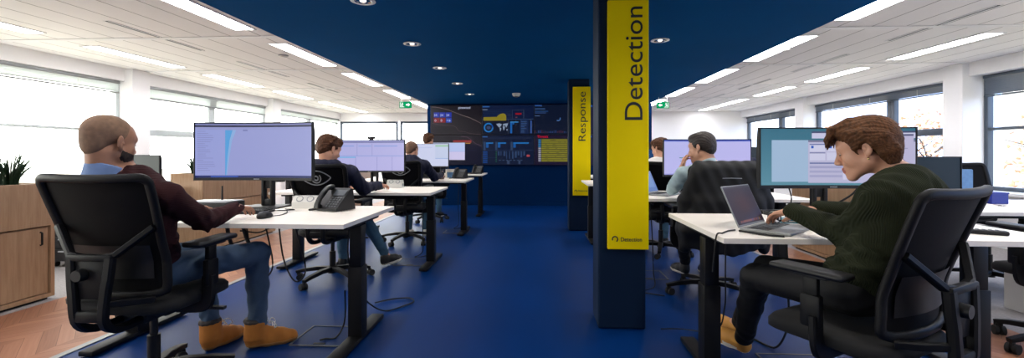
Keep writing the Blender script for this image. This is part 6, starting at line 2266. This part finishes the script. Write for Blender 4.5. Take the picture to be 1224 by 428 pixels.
# ------------------------------------------------------------------ outside the windows
def far_building(label, x, y0, y1, z1, rz=0):
    t = thing('outside_building', label, 'building', (x, (y0 + y1) / 2, -4), 0)
    L_ = y1 - y0
    H_ = z1 + 4
    sgn = 1 if x > 0 else -1
    MB().box((sgn * 5, 0, H_ / 2), (10, L_, H_)).build('walls', M['facade'], t, smooth=False)
    for r_ in range(int(H_ / 3.2)):
        for c in range(int(L_ / 3.4)):
            w_ = MB().box((-sgn * 0.02, -L_ / 2 + 1.9 + 3.4 * c, 2.0 + 3.2 * r_), (0.12, 1.8, 1.5)).build('window', M['outdoor_window'], t, smooth=False)
    MB().box((sgn * 5, 0, H_ + 0.2), (10.6, L_ + 0.6, 0.4)).build('roof', M['concrete_pale'], t, smooth=False)
    return t


far_building('pale office building outside, seen through the windows behind the woman in green', 60, 22, 62, 9.5)
structure(MB().box((0, 20, -4.1), (260, 260, 0.2)).build('ground', M['outdoor_ground'], smooth=False))


def tree(label, x, y, h, r_):
    t = thing('tree', label, 'tree', (x, y, -4.0), 0, 'bare autumn trees outside the windows')
    m = MB()
    rnd = random.Random(int(x * 10 + y))
    m.tube([(0, 0, 0), (0.1, 0.05, h * 0.3), (0, 0.1, h * 0.7)], 0.16, 8, scale=lambda q: 1 - 0.6 * q)
    for k in range(14):
        a = rnd.uniform(0, 2 * PI)
        z0 = h * rnd.uniform(0.25, 0.7)
        m.tube([(0, 0, z0), (math.cos(a) * r_ * 0.5, math.sin(a) * r_ * 0.5, z0 + h * 0.15), (math.cos(a) * r_, math.sin(a) * r_, z0 + h * 0.22)], 0.05, 5, scale=lambda q: 1 - 0.8 * q)
    m.build('trunk', M['boot_dark'], t)
    m = MB()
    for k in range(900):
        a, b, rr = rnd.uniform(0, 2 * PI), math.acos(rnd.uniform(-1, 1)), r_ * rnd.uniform(0.3, 1) ** 0.5
        p = V((rr * math.cos(a) * math.sin(b), rr * math.sin(a) * math.sin(b), h * 0.66 + rr * 1.1 * math.cos(b)))
        q = Matrix.Rotation(rnd.uniform(0, 6), 3, V((rnd.random(), rnd.random(), rnd.random())).normalized())
        vs = [m.bm.verts.new(p + q @ V(c)) for c in ((-.16, 0, 0), (0, -.09, .02), (.16, 0, 0), (0, .09, .02))]
        m.bm.faces.new(vs)
    m.build('foliage', M['hedge_leaf'], t, smooth=False)
    return t


for i, (x, y, h, r_) in enumerate(((24, 12, 7.4, 2.4), (22, 17, 7.0, 2.4), (25, 22, 7.6, 2.8), (23, 28, 7.2, 2.6), (27, 34, 7.8, 3.0), (24, 41, 7.4, 2.8))):
    tree('hazy leafy autumn tree outside, %s tree from the sill with the black bag' % ORD[i], x, y, h, r_)

# ------------------------------------------------------------------ daylight
w_ = bpy.data.worlds.new('overcast_sky')
scene.world = w_
w_.use_nodes = True
nt = w_.node_tree
bg = nt.nodes['Background']
tc = N(nt, 'ShaderNodeTexCoord')
sx_ = N(nt, 'ShaderNodeSeparateXYZ')
nt.links.new(tc.outputs['Generated'], sx_.inputs[0])
mr = N(nt, 'ShaderNodeMapRange')
mr.inputs['From Min'].default_value = -0.9
mr.inputs['From Max'].default_value = 0.9
mr.inputs['To Min'].default_value = 0.0
mr.inputs['To Max'].default_value = 1.0
nt.links.new(sx_.outputs['X'], mr.inputs['Value'])
rp = N(nt, 'ShaderNodeValToRGB')
rp.color_ramp.elements[0].color = (1.25, 1.16, 1.04, 1)
rp.color_ramp.elements[1].color = (0.082, 0.165, 0.38, 1)
nt.links.new(mr.outputs[0], rp.inputs['Fac'])
nt.links.new(rp.outputs['Color'], bg.inputs['Color'])
bg.inputs['Strength'].default_value = 5.0

# window portals guide the daylight sampling
for xw, sgn in ((XL, -1), (XR, 1)):
    ld = bpy.data.lights.new('window_daylight', 'AREA')
    ld.shape = 'RECTANGLE'
    ld.size, ld.size_y = HEAD - SILL, YB - YF
    ld.cycles.is_portal = True
    lo = bpy.data.objects.new('window_daylight', ld)
    COL.objects.link(lo)
    lo.location = (xw + sgn * 0.12, (YB + YF) / 2, (HEAD + SILL) / 2)
    lo.rotation_euler = (0, sgn * PI / 2, 0)

vs_ = scene.view_settings
scene.display_settings.display_device = 'sRGB'
vs_.view_transform = 'Standard'
vs_.look = 'None'
vs_.gamma = 1.0
vs_.use_curve_mapping = False
vs_.exposure = 1.25
scene.cycles.use_denoising = True
scene.cycles.max_bounces = 8
scene.cycles.diffuse_bounces = 4
scene.cycles.sample_clamp_indirect = 6.0
